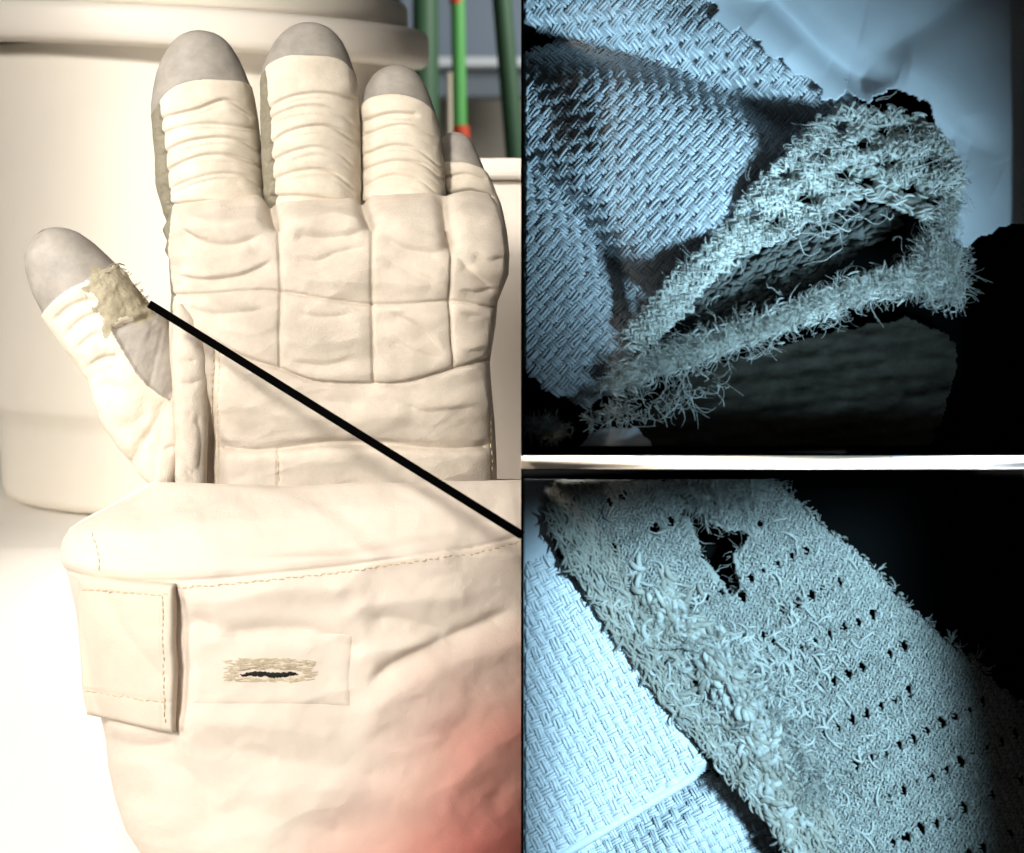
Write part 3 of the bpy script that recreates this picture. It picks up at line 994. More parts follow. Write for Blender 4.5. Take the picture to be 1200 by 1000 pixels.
rows = []
for xs_ in (247, 255):
    rows += stitch_row([(xs_, 408), (xs_ - 1, 480), (xs_ - 2, 562)], hb.pick)
rows += stitch_row([(573, 455), (576, 500), (578, 560)], hb.pick)
rows += stitch_row([(325, 530), (326, 564)], hb.pick)
small_tubes('stitching', rows, 0.75, M['thread'], glove)
rows = stitch_row([(x, y + 7) for x, y in seamc[1:-1]], cf.pick, 8, 5) + stitch_row([(106, 622), (116, 650), (120, 668)], cf.pick, 8, 5)
small_tubes('stitching', rows, 0.7, M['thread'], glove)
rows = stitch_row([(101, 808), (150, 815), (200, 823)], ftopf, 8, 5) + stitch_row([(193, 694), (194, 780), (196, 850)], ftopf, 8, 5) + stitch_row([(97, 690), (150, 694), (200, 696)], ftopf, 8, 5)
small_tubes('stitching', rows, 0.7, M['thread'], flap)

# ================================================================ POINTER AND MOUNT
DI = -360.0                                     # reference depth of the tray contents
SI = (D + DI) / D


def Q(px, py, h):
    """tray contents: px position at the reference depth, h = height towards the viewer"""
    px = np.asarray(px, float)
    return np.stack(np.broadcast_arrays((px - 600) * SI, DI - np.asarray(h, float) * SI, (500 - np.asarray(py, float)) * SI), -1)


RIM = 42.0
SR = (D + DI - RIM * SI) / D                    # scale at the rim plane


def rx(px):
    return (px - 600) * SR


def rz(py):
    return (500 - py) * SR


y_rim = DI - RIM * SI
y_back = DI + 75 * SI
mb = thing('mounting_board', (rx(905), y_back + 12, rz(1030)), 'white mounting board that carries the two dark trays', 'board')
box('backing_board', (rx(612), rx(1240), y_back + 4, y_back + 16, rz(1060), rz(-40)), M['board'], mb)
s1 = box('spacer_strip', (rx(611), rx(1045), y_rim, y_back + 3, rz(549.6), rz(534.4)), M['peach'], mb)
s1['label'] = 'pale peach half of the strip between the trays'
s2 = box('spacer_strip', (rx(1045.2), rx(1238), y_rim - 0.5, y_back + 3, rz(549.6), rz(534.4)), M['board'], mb)
s2['label'] = 'pure white half of the strip between the trays'


def tray(x0, x1, y0, y1, label):
    t_ = thing('display_tray', (rx((x0 + x1) / 2), y_back, rz(y1)), label, 'tray', 'dark open-front trays')
    w = 1.2
    box('back_plate', (rx(x0), rx(x1), y_back - 6, y_back, rz(y1), rz(y0)), M['void'], t_)
    box('side_wall', (rx(x0), rx(x0 + w), y_rim, y_back - 6.2, rz(y1), rz(y0)), M['void'], t_)
    box('side_wall', (rx(x1 - w), rx(x1), y_rim, y_back - 6.2, rz(y1), rz(y0)), M['void'], t_)
    box('side_wall', (rx(x0 + w), rx(x1 - w), y_rim, y_back - 6.2, rz(y0 + w), rz(y0)), M['void'], t_)
    box('side_wall', (rx(x0 + w), rx(x1 - w), y_rim, y_back - 6.2, rz(y1), rz(y1 - w)), M['void'], t_)
    box('light_shield', (rx(x0 + 0.1), rx(x0 + 1.1), y_rim - 150, y_rim - 0.3, rz(y1), rz(y0)), M['void'], t_)  # added wall that keeps the glove lights off the tray contents
    return t_


tray(611, 1222, -22, 534, 'upper dark tray holding torn cloth with a frayed loop')
tray(611, 1222, 550, 1022, 'lower dark tray holding a worn knitted band')

# pointer
pa, pb = P(176, 357, -150), P(611, 627, -395)
ax_ = (pb - pa) / np.linalg.norm(pb - pa)
nrm_ = np.cross(ax_, (0, 1, 0))
nrm_ /= np.linalg.norm(nrm_)
dpt = np.cross(ax_, nrm_)
V = np.array([pa + q * (pb - pa) + a * 4.4 * nrm_ + b * 3 * dpt for q in (0, 1) for a in (-1, 1) for b in (-1, 1)])
F = np.array([(0, 1, 3, 2), (4, 6, 7, 5), (0, 4, 5, 1), (2, 3, 7, 6), (0, 2, 6, 4), (1, 5, 7, 3)])
o = mesh_obj('pointer_bar', V, F, M['black'], smooth=False)
tag(o, 'straight matt black bar running from the thumb to the lower tray', 'pointer')

# ================================================================ TRAY CONTENTS
BOX1 = (613.5, 1218, -20, 523.0)
BOX2 = (613.5, 1218, 562.0, 1018)


def clampq(px, py, b):
    return np.clip(px, b[0], b[1]), np.clip(py, b[2], b[3])


def sheet(name, poly, H, b, m, parent=None, res=3.0, holes=None, thick=4.0, jag=0.0, seed=0, kind=None):
    """cloth sheet over a polygon, with thickness"""
    poly = np.asarray(poly, float)
    x0, x1 = max(poly[:, 0].min() - 4, b[0]), min(poly[:, 0].max() + 4, b[1])
    y0, y1 = max(poly[:, 1].min() - 4, b[2]), min(poly[:, 1].max() + 4, b[3])
    xs = np.linspace(x0, x1, int((x1 - x0) / res) + 2)
    ys = np.linspace(y0, y1, int((y1 - y0) / res) + 2)
    X, Y = np.meshgrid(xs, ys)
    hh = H(X, Y)
    cx, cy = (X[:-1, :-1] + X[1:, 1:]) / 2, (Y[:-1, :-1] + Y[1:, 1:]) / 2
    jx, jy = cx + jag * fbm(cx, cy, 16, 3, seed), cy + jag * fbm(cx, cy, 16, 3, seed + 7)
    keep = inside(jx, jy, poly)
    if holes is not None:
        keep &= ~holes(cx, cy)
    ii = np.arange(X.size).reshape(X.shape)
    f = np.stack([ii[:-1, :-1], ii[1:, :-1], ii[1:, 1:], ii[:-1, 1:]], -1)[keep]
    ids, inv = np.unique(f, return_inverse=True)
    f = inv.reshape(f.shape)
    top = Q(X, Y, hh).reshape(-1, 3)[ids]
    bot = Q(X, Y, hh - thick).reshape(-1, 3)[ids]
    n = len(ids)
    # boundary edges get side walls
    e = np.concatenate([f[:, [0, 1]], f[:, [1, 2]], f[:, [2, 3]], f[:, [3, 0]]])
    key = np.sort(e, 1)
    _, first, cnt = np.unique(key, axis=0, return_index=True, return_counts=True)
    be = e[first[cnt == 1]]
    side = np.stack([be[:, 1], be[:, 0], be[:, 0] + n, be[:, 1] + n], -1)
    F = np.concatenate([f, f[:, ::-1] + n, side])
    return mesh_obj(name, np.concatenate([top, bot]), F, m, parent, kind=kind)


def yarn_bits(name, C, ang, L, Wd, H, b, m, parent, sag=0.35, jit=0.0, lift=1.0, sides=8, nseg=6, kind='stuff', flat=0.8):
    """short arched yarn floats lying on a height field; C (N,2) px centres"""
    N = len(C)
    tt = np.linspace(-1, 1, nseg + 1)
    L = np.broadcast_to(L, N)
    Wd = np.broadcast_to(Wd, N)
    dx, dy = np.cos(ang), np.sin(ang)
    bend = rng.normal(0, jit, N)
    px = C[:, 0, None] + L[:, None] / 2 * tt * dx[:, None] - (bend * L)[:, None] * (1 - tt ** 2) * dy[:, None]
    py = C[:, 1, None] + L[:, None] / 2 * tt * dy[:, None] + (bend * L)[:, None] * (1 - tt ** 2) * dx[:, None]
    hc = H(C[:, 0], C[:, 1])
    h = 0.5 * H(px, py) + 0.5 * hc[:, None] + lift + sag * Wd[:, None] * (1 - 1.7 * tt ** 2)
    px, py = clampq(px, py, (b[0] + 4, b[1] - 4, b[2] + 4, b[3] - 4))
    pts = Q(px, py, h)
    rad = (Wd[:, None] / 2) * np.sqrt(np.clip(1 - 0.86 * np.abs(tt) ** 3, 0.02, 1))[None] * SI
    V, F = tubes(pts, rad, sides, flat)
    # stay inside the tray
    return mesh_obj(name, V, F, m, parent, kind=kind)


def weave(poly, H, b, m, parent, pitch, a0, wd, jag=0, seed=0, name='yarn_weave'):
    poly = np.asarray(poly, float)
    e1 = np.array([math.cos(a0), math.sin(a0)])
    e2 = np.array([-e1[1], e1[0]])
    c = poly.mean(0)
    R = int(np.hypot(*(poly.max(0) - poly.min(0))) / pitch / 1.6) + 4
    i, j = np.meshgrid(np.arange(-R, R), np.arange(-R, R))
    i, j = i.ravel(), j.ravel()
    C = c + i[:, None] * pitch * e1 + j[:, None] * pitch * e2
    C = C + rng.normal(0, pitch * 0.04, C.shape)
    C[:, 0] += 3.0 * fbm(C[:, 0], C[:, 1], 90, 2, seed)
    C[:, 1] += 3.0 * fbm(C[:, 0], C[:, 1], 90, 2, seed + 3)
    k = inside(C[:, 0] + jag * fbm(C[:, 0], C[:, 1], 16, 3, seed), C[:, 1] + jag * fbm(C[:, 0], C[:, 1], 16, 3, seed + 7), poly)
    k &= (C[:, 0] > b[0] - 2) & (C[:, 0] < b[1] + 2) & (C[:, 1] > b[2] - 2) & (C[:, 1] < b[3] + 2)
    C, i, j = C[k], i[k], j[k]
    ang = np.where((i + j) % 2 == 0, a0, a0 + math.pi / 2) + rng.normal(0, 0.05, len(C))
    nf_ = 3
    q = np.tile(np.linspace(-1, 1, nf_), len(C))
    C4, a4 = np.repeat(C, nf_, 0), np.repeat(ang, nf_)
    off = q * pitch * wd * 0.31 + rng.normal(0, 0.25, len(q))
    C4 = C4 + np.stack([-np.sin(a4), np.cos(a4)], 1) * off[:, None]
    Lr = np.repeat(pitch * 1.62 * rng.uniform(.94, 1.06, len(C)), nf_) * (1 - 0.10 * q ** 2)
    return yarn_bits(name, C4, a4 + rng.normal(0, 0.05, len(q)), Lr, pitch * 0.37 * rng.uniform(.88, 1.12, len(q)), H, b, m, parent, sag=0.36, jit=0.02,
                     lift=(0.2 - 0.6 * q ** 2)[:, None], sides=5, nseg=5, flat=0.5)


def strand_rows(name, rows, amp, wav, H, b, m, parent, keep, nfil=3, fr=0.8, spread=1.2, lift=1.0, M_=13, step=1.6, phase=6.28):
    """wavy continuous yarn rows (looped knit): rows = list of px polylines; cut into short pieces that pass keep()"""
    pieces = []
    for l in rows:
        seg = np.r_[0, np.cumsum(np.hypot(*np.diff(l, axis=0).T))]
        n = int(seg[-1] / step)
        if n < M_ + 2:
            continue
        sv = np.arange(n) * step
        x, y = np.interp(sv, seg, l[:, 0]), np.interp(sv, seg, l[:, 1])
        tx, ty = np.gradient(x), np.gradient(y)
        tl = np.hypot(tx, ty) + 1e-9
        ph = rng.uniform(0, phase)
        wv_ = np.sin(2 * math.pi * sv / wav + ph) * amp * (1 + 0.25 * vnoise(sv / 30 + 100 * ph, sv * 0 + ph * 7))
        x, y = x - ty / tl * wv_, y + tx / tl * wv_
        up_ = np.cos(4 * math.pi * sv / wav + 2 * ph) * 0.9
        for k0 in range(0, n - M_, M_ - 1):
            sl = slice(k0, k0 + M_)
            pieces.append(np.stack([x[sl], y[sl], up_[sl]], -1))
    A = np.array(pieces)
    mid = A[:, M_ // 2]
    A = A[keep(mid[:, 0], mid[:, 1])]
    h = H(A[..., 0], A[..., 1]) + lift + A[..., 2]
    px, py = clampq(A[..., 0], A[..., 1], (b[0] + 3, b[1] - 3, b[2] + 3, b[3] - 3))
    base = Q(px, py, h)
    out = np.repeat(base, nfil, 0)
    out = out + rng.normal(0, spread * 0.6, (len(out), 1, 3)) + rng.normal(0, 0.22, out.shape)
    V, F = tubes(out, fr * rng.uniform(0.7, 1.25, (len(out), 1)) * np.ones((1, M_)), 3)
    return mesh_obj(name, V, F, m, parent, kind='stuff')


def fibre_cloud(name, path, width, hgt, n, ln, b, m, parent, r=(0.7, 1.3), curl=0.9, nseg=7, seed=0, dirbias=None, bundle=5):
    """curly fibres scattered round a path (px) with given half-widths"""
    l = smooth_line(path, 12)
    wv_ = np.interp(np.linspace(0, 1, len(l)), np.linspace(0, 1, len(width)), width)
    hv = np.interp(np.linspace(0, 1, len(l)), np.linspace(0, 1, len(hgt)), hgt)
    k = rng.integers(0, len(l), n)
    rr = np.abs(rng.normal(0, 0.5, n))
    th_ = rng.uniform(0, 2 * math.pi, n)
    px = l[k, 0] + wv_[k] * rr * np.cos(th_)
    py = l[k, 1] + wv_[k] * rr * np.sin(th_)
    h = hv[k] + 0.5 * wv_[k] * np.clip(1 - rr, -0.3, 1) * rng.uniform(0.2, 1, n)
    st_ = Q(px, py, h)
    dv = np.stack([np.cos(th_), -np.abs(rng.normal(0.3, .5, n)), -np.sin(th_)], 1) + rng.normal(0, 0.5, (n, 3))
    if dirbias is not None:
        dv = dv + np.array([dirbias[0], 0, -dirbias[1]])
    nb_ = max(8, n // bundle)
    pts, rad = fibres(st_[:nb_], dv[:nb_], rng.uniform(*ln, nb_), nseg, curl, r[0], r[1])
    rep_ = np.repeat(np.arange(nb_), bundle)
    pts, rad = pts[rep_], rad[rep_] * rng.uniform(0.55, 0.95, len(rep_))[:, None]
    off_ = rng.normal(0, 1.0, (len(rep_), 1, 3)) * (0.8 + 2.6 * np.linspace(0, 1, nseg + 1) ** 1.5)[None, :, None]
    trim = rng.uniform(0.55, 1.0, len(rep_))[:, None, None]
    pts = pts[:, :1] + (pts - pts[:, :1]) * trim + off_ * 0.8
    lo, hi = Q(b[0], b[3], 0), Q(b[1], b[2], 0)
    pts[..., 0] = np.clip(pts[..., 0], lo[0], hi[0])
    pts[..., 2] = np.clip(pts[..., 2], lo[2], hi[2])
    pts[..., 1] = np.maximum(pts[..., 1], y_rim + 2)
    V, F = tubes(pts, rad * 1.1, 3)
    return mesh_obj(name, V, F, m, parent, kind='stuff')


# macro cloth materials (the cool tint comes from the lamps)
M['w1'] = mat('woven_yarn', (0.60, 0.63, 0.65), rough=0.36, noise=0.2, nscale=5, bump=0.4, bscale=60, spec=0.6)
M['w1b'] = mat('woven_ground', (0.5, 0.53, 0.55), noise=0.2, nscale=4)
M['smooth'] = mat('smooth_cloth', (0.66, 0.69, 0.72), rough=0.7, noise=0.10, nscale=1.4, bump=0.05, bscale=50)
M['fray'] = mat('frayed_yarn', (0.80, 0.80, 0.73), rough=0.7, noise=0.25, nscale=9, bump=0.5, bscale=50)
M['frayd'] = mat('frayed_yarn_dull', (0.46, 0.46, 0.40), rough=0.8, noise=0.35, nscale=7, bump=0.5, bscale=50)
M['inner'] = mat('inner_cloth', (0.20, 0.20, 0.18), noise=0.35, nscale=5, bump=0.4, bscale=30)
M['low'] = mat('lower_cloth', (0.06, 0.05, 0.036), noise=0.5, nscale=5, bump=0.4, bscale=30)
M['knit'] = mat('knit_yarn', (0.47, 0.475, 0.43), rough=0.7, noise=0.28, nscale=5, bump=0.5, bscale=60)
M['knitb'] = mat('knit_ground', (0.32, 0.325, 0.29), noise=0.3, nscale=6)
M['w2'] = mat('bright_woven_yarn', (0.68, 0.71, 0.73), rough=0.36, noise=0.12, nscale=5, bump=0.4, bscale=60, spec=0.5)
M['w2b'] = mat('bright_woven_ground', (0.66, 0.69, 0.71), noise=0.15, nscale=4)
M['edge'] = mat('dirty_edge_yarn', (0.36, 0.345, 0.29), rough=0.8, noise=0.4, nscale=6, bump=0.5, bscale=60)

# ---- upper tray: woven cloth with folds
V1 = [(520, 10), (690, 44), (780, 66), (850, 96), (925, 138), (1010, 190)]
V2 = [(560, 128), (600, 168), (640, 205), (680, 252), (715, 300), (752, 350), (800, 420)]
V3 = [(585, 30), (618, 95), (650, 130)]


def H1(x, y):
    h = 2.0 + 6 * fbm(x, y, 110, 2, 81)
    h = h + crease(x, y, V1, 62, 20, 30, 1.7) + crease(x, y, V2, 52, 18, 22, 1.8) + crease(x, y, V3, 44, 44, 44, 1.7)
    h = h - crease(x, y, [(680, 125), (760, 192), (840, 262)], 32, 46, 46, 1.8)
    h = h - crease(x, y, [(600, 190), (650, 285), (700, 360), (730, 420)], 16, 40, 60, 1.8)
    h = h - crease(x, y, [(780, 10), (860, 60), (940, 110)], 12, 30, 26, 1.8)
    h = h + crease(x, y, [(700, 400), (850, 262), (985, 120)], 9, 24, 20, 1.6)
    h = h + crease(x, y, [(600, 520), (660, 510), (700, 480)], 30, 40, 40, 1.8)
    return h


polyA = [(605, -25), (840, -25), (880, 18), (930, 60), (990, 100), (1020, 140), (950, 192), (902, 240), (868, 284), (812, 338),
         (765, 385), (744, 425), (726, 455), (690, 478), (640, 455), (605, 420)]
cw = thing('woven_cloth', (rx(700), DI + 40, rz(470)), 'blue-grey basket weave cloth with deep folds left of the frayed loop', 'cloth')
sheet('ground_cloth', polyA, lambda x, y: H1(x, y) - 1.2, BOX1, M['w1b'], cw, 3.0, jag=6, seed=3)
weave(polyA, H1, BOX1, M['w1'], cw, 12.0, math.radians(42), 1.0, jag=6, seed=3)

# ---- upper tray: smooth cloth at the top right


def H2(x, y):
    h = 20 + 6 * fbm(x, y, 140, 2, 91) - 0.05 * np.clip(x - 1060, 0, None) ** 1.25
    h = h + crease(x, y, [(880, -30), (930, 22), (970, 62), (1012, 92), (1045, 104)], 26, 14, 22, 1.7)
    h = h - crease(x, y, [(1000, 70), (1070, 88), (1120, 130), (1150, 200)], 14, 40, 34, 1.8)
    h = h - crease(x, y, [(845, 0), (905, 60), (960, 96)], 8, 30, 20, 1.8)
    h = h + crease(x, y, [(1080, 130), (1130, 165), (1180, 190)], 14, 12, 30, 1.6)
    h = h + crease(x, y, [(1040, 60), (1100, 20), (1150, -20)], 8, 26, 26, 1.6)
    return h


polyB = [(800, -25), (842, 18), (836, 26), (858, 42), (868, 34), (890, 60), (900, 78), (915, 70), (925, 88), (948, 96), (962, 118), (976, 120), (990, 104), (1004, 122), (1014, 126), (1036, 106), (1060, 110),
         (1084, 128), (1098, 152), (1102, 176), (1114, 196), (1128, 206), (1122, 240), (1110, 268), (1130, 292), (1166, 268), (1192, 262), (1225, 262), (1225, -25)]
o = sheet('smooth_cloth', polyB, H2, BOX1, M['smooth'], res=1.8, jag=9, seed=5, thick=5)
tag(o, 'smooth pale blue cloth with a torn edge above the frayed loop', 'cloth')

# ---- upper tray: frayed loop
polyU = [(728, 410), (740, 378), (790, 322), (850, 265), (880, 220), (930, 170), (985, 124), (1012, 128), (1040, 134), (1076, 136), (1106, 165), (1126, 205), (1116, 246), (1084, 262), (1052, 246), (1010, 234),
         (960, 254), (900, 288), (862, 302), (822, 342), (782, 386), (748, 410)]
pits = np.array([(984, 152), (1011, 172), (1064, 152), (1036, 158), (958, 182), (1036, 192), (921, 206), (986, 206), (945, 232), (1066, 222), (1090, 190), (880, 252), (1012, 214), (905, 262), (1094, 235)])


def HU(x, y):
    h = 14 + 7 * fbm(x, y, 34, 3, 101)
    h = h - crease(x, y, [(760, 370), (860, 272), (960, 190), (1060, 185), (1105, 215)], 14, 34, 34, 1.8)
    for a_, b_ in pits:
        h = h - 20 * np.exp(-(((x - a_) / 13) ** 2 + ((y - b_) / 8) ** 2))
    return h


fl = thing('frayed_loop', (rx(900), DI + 40, rz(470)), 'pale frayed knitted loop torn open with fuzzy threads', 'torn fabric')
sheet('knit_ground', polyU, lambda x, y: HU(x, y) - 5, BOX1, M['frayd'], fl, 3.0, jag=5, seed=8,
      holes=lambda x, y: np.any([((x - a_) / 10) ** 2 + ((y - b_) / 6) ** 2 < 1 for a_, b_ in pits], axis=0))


def scatter(poly, n, b=None):
    poly = np.asarray(poly, float)
    lo, hi = poly.min(0), poly.max(0)
    C = rng.uniform(lo, hi, (n * 4, 2))
    C = C[inside(C[:, 0], C[:, 1], poly)]
    if b is not None:
        C = C[(C[:, 0] > b[0]) & (C[:, 0] < b[1]) & (C[:, 1] > b[2]) & (C[:, 1] < b[3])]
    return C[:n]


def off_pits(C, sx=13, sy=8):
    k = np.ones(len(C), bool)
    for a_, b_ in pits:
        k &= ((C[:, 0] - a_) / sx) ** 2 + ((C[:, 1] - b_) / sy) ** 2 > 1
    return C[k]


C = off_pits(scatter(polyU, 650))
ang = math.radians(10) + rng.normal(0, 0.6, len(C))
yarn_bits('knit_yarn', C, ang, rng.uniform(10, 20, len(C)), rng.uniform(2.0, 3.4, len(C)), HU, BOX1, M['fray'], fl, sag=0.6, jit=0.15, lift=1.0)
pu = [(740, 400), (790, 345), (860, 285), (930, 215), (990, 160), (1060, 165), (1108, 200), (1105, 240)]
pl_ = smooth_line(pu, 14)
tn = np.gradient(pl_, axis=0)
tn /= np.linalg.norm(tn, axis=1, keepdims=True)
nn = np.stack([-tn[:, 1], tn[:, 0]], 1)
hwid = np.interp(np.linspace(0, 1, len(pl_)), np.linspace(0, 1, 8), [15, 24, 30, 50, 54, 50, 44, 24])
rows = [pl_ + nn * (hwid * q)[:, None] + np.stack([4 * fbm(pl_[:, 0], pl_[:, 1] + 40 * q, 40, 2, 3)] * 2, 1) for q in np.linspace(-1, 1, 20)]


def keep_u(x, y):
    k_ = inside(x, y, polyU)
    for a_, b_ in pits:
        k_ &= ((x - a_) / 13) ** 2 + ((y - b_) / 8) ** 2 > 1
    return k_


strand_rows('knit_loops', rows, 3.4, 14.0, HU, BOX1, M['fray'], fl, keep_u, nfil=5, fr=0.75, spread=2.0, lift=2.0)
fibre_cloud('loose_fibres', pu, [18, 26, 30, 42, 46, 40, 40, 24], [8, 12, 14, 18, 18, 16, 12, 10], 700, (14, 44), BOX1, M['fray'], fl, r=(0.3, 0.6), curl=1.2, nseg=11, bundle=2)
# long stray threads hanging from the loop's lower edge
fibre_cloud('stray_threads', [(870, 292), (930, 282), (985, 262), (1040, 250)], [14, 16, 16, 12], [20, 22, 22, 20], 22, (40, 80), BOX1, M['fray'], fl, r=(0.5, 0.85), curl=0.9, nseg=14, dirbias=(0.6, 0.5), bundle=1)

# inner flap (inside of the loop)
polyF = [(800, 372), (820, 342), (862, 302), (905, 288), (960, 254), (1012, 236), (1052, 246), (1066, 258), (1040, 272), (1012, 292), (985, 305), (962, 326), (905, 352), (850, 384)]


def HF(x, y):
    return -16 + 8 * fbm(x, y, 30, 3, 111) - 0.12 * (x - 860) * 0.5


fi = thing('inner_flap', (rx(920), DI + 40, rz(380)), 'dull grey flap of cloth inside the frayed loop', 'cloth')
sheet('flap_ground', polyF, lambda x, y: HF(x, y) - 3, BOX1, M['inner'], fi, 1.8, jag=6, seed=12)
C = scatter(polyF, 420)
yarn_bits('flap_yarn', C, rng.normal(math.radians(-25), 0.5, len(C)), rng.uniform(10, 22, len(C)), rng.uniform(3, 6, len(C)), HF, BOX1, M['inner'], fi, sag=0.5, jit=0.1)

# lower fuzzy strand
ps = [(716, 446), (760, 428), (820, 408), (880, 388), (950, 362), (1010, 340), (1060, 328), (1098, 318), (1112, 296)]
stn = thing('frayed_strand', (rx(900), DI + 30, rz(450)), 'fuzzy white frayed strand below the dark hole, ending in a tuft', 'torn fabric')
l = smooth_line(ps, 8)
wd_ = np.interp(np.linspace(0, 1, len(l)), np.linspace(0, 1, 9), [12, 15, 15, 13, 13, 11, 11, 17, 12])
core = Q(l[:, 0], l[:, 1], np.full(len(l), 4.0))[None] + rng.normal(0, 1.5, (1, len(l), 3))
V, F = tubes(core, wd_[None], 12, 0.8)
mesh_obj('core', V, F, M['frayd'], stn)
C = np.stack([np.interp(rng.random(900), np.linspace(0, 1, len(l)), l[:, 0]), np.zeros(900)], 1)
C[:, 1] = np.interp(C[:, 0], l[:-8, 0], l[:-8, 1]) + rng.normal(0, 9, 900)
yarn_bits('strand_yarn', C, rng.normal(math.radians(-20), 0.8, 900), rng.uniform(9, 20, 900), rng.uniform(1.6, 3.0, 900), lambda x, y: np.full(np.shape(x), 12.0) + 5 * fbm(x, y, 20, 2, 3), BOX1, M['fray'], stn, sag=0.6, jit=0.15)
fibre_cloud('fuzz', ps, [20, 24, 26, 24, 22, 18, 20, 34, 26], [8] * 9, 4200, (12, 36), BOX1, M['fray'], stn, r=(0.3, 0.55), curl=1.5, nseg=10, bundle=2)
fibre_cloud('tuft', [(1084, 300), (1100, 322), (1112, 345)], [16, 26, 20], [12, 14, 10], 1000, (12, 40), BOX1, M['fray'], stn, r=(0.32, 0.6), curl=1.3, nseg=10, bundle=2)
fibre_cloud('tuft', [(1088, 300), (1104, 270), (1112, 240)], [14, 14, 12], [14, 14, 12], 500, (10, 34), BOX1, M['fray'], stn, r=(0.32, 0.6), curl=1.3, nseg=10, bundle=2)
fibre_cloud('loose_fibres', [(725, 490), (760, 478), (800, 464), (840, 446)], [14, 18, 18, 14], [10, 8, 4, 4], 110, (18, 46), BOX1, M['fray'], stn, r=(0.5, 1.0), curl=0.7, nseg=10, dirbias=(0.4, 0.9), bundle=1)

# small scraps at the lower left
sc_ = thing('cloth_scrap', (rx(720), DI + 30, rz(532)), 'pale folded scrap of cloth at the bottom edge of the upper tray', 'cloth scrap')
polyS = [(664, 540), (690, 512), (712, 500), (742, 500), (762, 516), (772, 540)]
HS = lambda x, y: 4 - crease(x, y, [(680, 540), (725, 515), (760, 535)], 12, 16, 22) + 4 * fbm(x, y, 20, 2, 4)
sheet('ground_cloth', polyS, HS, BOX1, M['smooth'], sc_, 1.5, jag=5)
fibre_cloud('fibres', [(690, 494), (712, 482), (738, 486)], [8, 10, 10], [10, 12, 10], 260, (6, 18), BOX1, M['fray'], sc_, r=(0.5, 1.1), curl=1.0)
tf = thing('lint_tuft', (rx(640), DI + 30, rz(520)), 'dull grey tuft of lint in the lower left corner of the upper tray', 'lint')
fibre_cloud('fibres', [(622, 498), (640, 502), (656, 506)], [14, 18, 12], [-6, -4, -6], 900, (6, 16), BOX1, M['frayd'], tf, r=(0.4, 0.9), curl=1.2)

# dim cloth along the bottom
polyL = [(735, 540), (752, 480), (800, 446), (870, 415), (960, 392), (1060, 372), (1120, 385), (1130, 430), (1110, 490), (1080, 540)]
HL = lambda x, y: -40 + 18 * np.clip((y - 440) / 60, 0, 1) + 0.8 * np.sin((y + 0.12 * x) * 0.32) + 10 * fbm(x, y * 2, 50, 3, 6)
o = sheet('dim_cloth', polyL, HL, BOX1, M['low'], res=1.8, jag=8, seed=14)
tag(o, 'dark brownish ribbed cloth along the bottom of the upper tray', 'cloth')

# ---- lower tray: woven cloth
A2 = math.radians(-27)


def H3(x, y):
    return 4 + 4 * fbm(x, y, 120, 2, 121) + crease(x, y, [(600, 700), (660, 660), (700, 720)], 10, 40, 50, 1.6) + crease(x, y, [(672, 1010), (740, 968), (822, 912)], 12, 12, 12, 1.8)


polyW = [(605, 664), (650, 650), (698, 690), (726, 735), (786, 825), (832, 900), (812, 916), (730, 962), (652, 1010), (605, 1025)]
c2 = thing('woven_cloth', (rx(690), DI + 40, rz(1010)), 'bright basket weave cloth with a folded hem left of the knitted band', 'cloth')
sheet('ground_cloth', polyW, lambda x, y: H3(x, y) - 0.9, BOX2, M['w2b'], c2, 3.0, seed=3)
polyWy = [(605, 668), (648, 655), (694, 692), (722, 735), (780, 825), (822, 900), (804, 911), (726, 954), (648, 1002), (605, 1025)]
weave(polyWy, H3, BOX2, M['w2'], c2, 12.4, A2, 0.98, seed=9)
hem = smooth_line([(655, 1004), (730, 960), (800, 918), (815, 907)], 10)
V, F = tubes(Q(*np.clip(hem, (613, 553), (1217, 1016)).T, np.full(len(hem), -2.0))[None], np.full((1, len(hem)), 5.5), 10)
mesh_obj('hem', V, F, M['w2'], c2)


def H4(x, y):
    return -32 + crease(x, y, [(660, 1022), (740, 970), (835, 912)], 24, 14, 26, 1.7) + 4 * fbm(x, y, 60, 2, 131) - crease(x, y, [(740, 1020), (810, 975), (870, 990)], 18, 24, 40, 1.8)


polyV = [(665, 1025), (680, 990), (740, 952), (822, 908), (852, 918), (900, 968), (930, 1025)]
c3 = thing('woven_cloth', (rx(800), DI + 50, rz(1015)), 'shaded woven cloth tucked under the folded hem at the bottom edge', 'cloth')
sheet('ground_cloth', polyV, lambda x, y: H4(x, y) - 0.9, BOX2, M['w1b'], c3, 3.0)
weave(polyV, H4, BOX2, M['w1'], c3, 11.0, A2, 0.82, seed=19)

o = sheet('grey_cloth', [(605, 545), (672, 545), (655, 590), (642, 612), (652, 648), (650, 652), (605, 668)], lambda x, y: -6 + 5 * fbm(x, y, 60, 3, 5) - 0.10 * (640 - y) * 0.4, BOX2, M['smooth'], res=3)
tag(o, 'dim plain grey cloth in the upper left corner of the lower tray', 'cloth')

# ---- lower tray: knitted band
leftE = [(652, 545), (640, 612), (662, 655), (690, 702), (722, 748), (760, 802), (800, 852), (850, 908), (905, 968), (930, 1025)]
rightE = [(880, 540), (905, 558), (960, 612), (1010, 650), (1060, 704), (1100, 742), (1150, 784), (1225, 850)]
polyK = leftE + [(1225, 1025)] + rightE[::-1]
e1 = np.array([0.905, -0.425])
e2 = np.array([0.425, 0.905])
hi_, hj_ = np.meshgrid(np.arange(-30, 31), np.arange(-10, 11))
HC = np.array([1012.5, 834.0]) + hi_.ravel()[:, None] * 18.6 * e1 + hj_.ravel()[:, None] * 50.0 * e2
HC = HC + rng.normal(0, 0.8, HC.shape)
fray_c = np.array([878, 800])


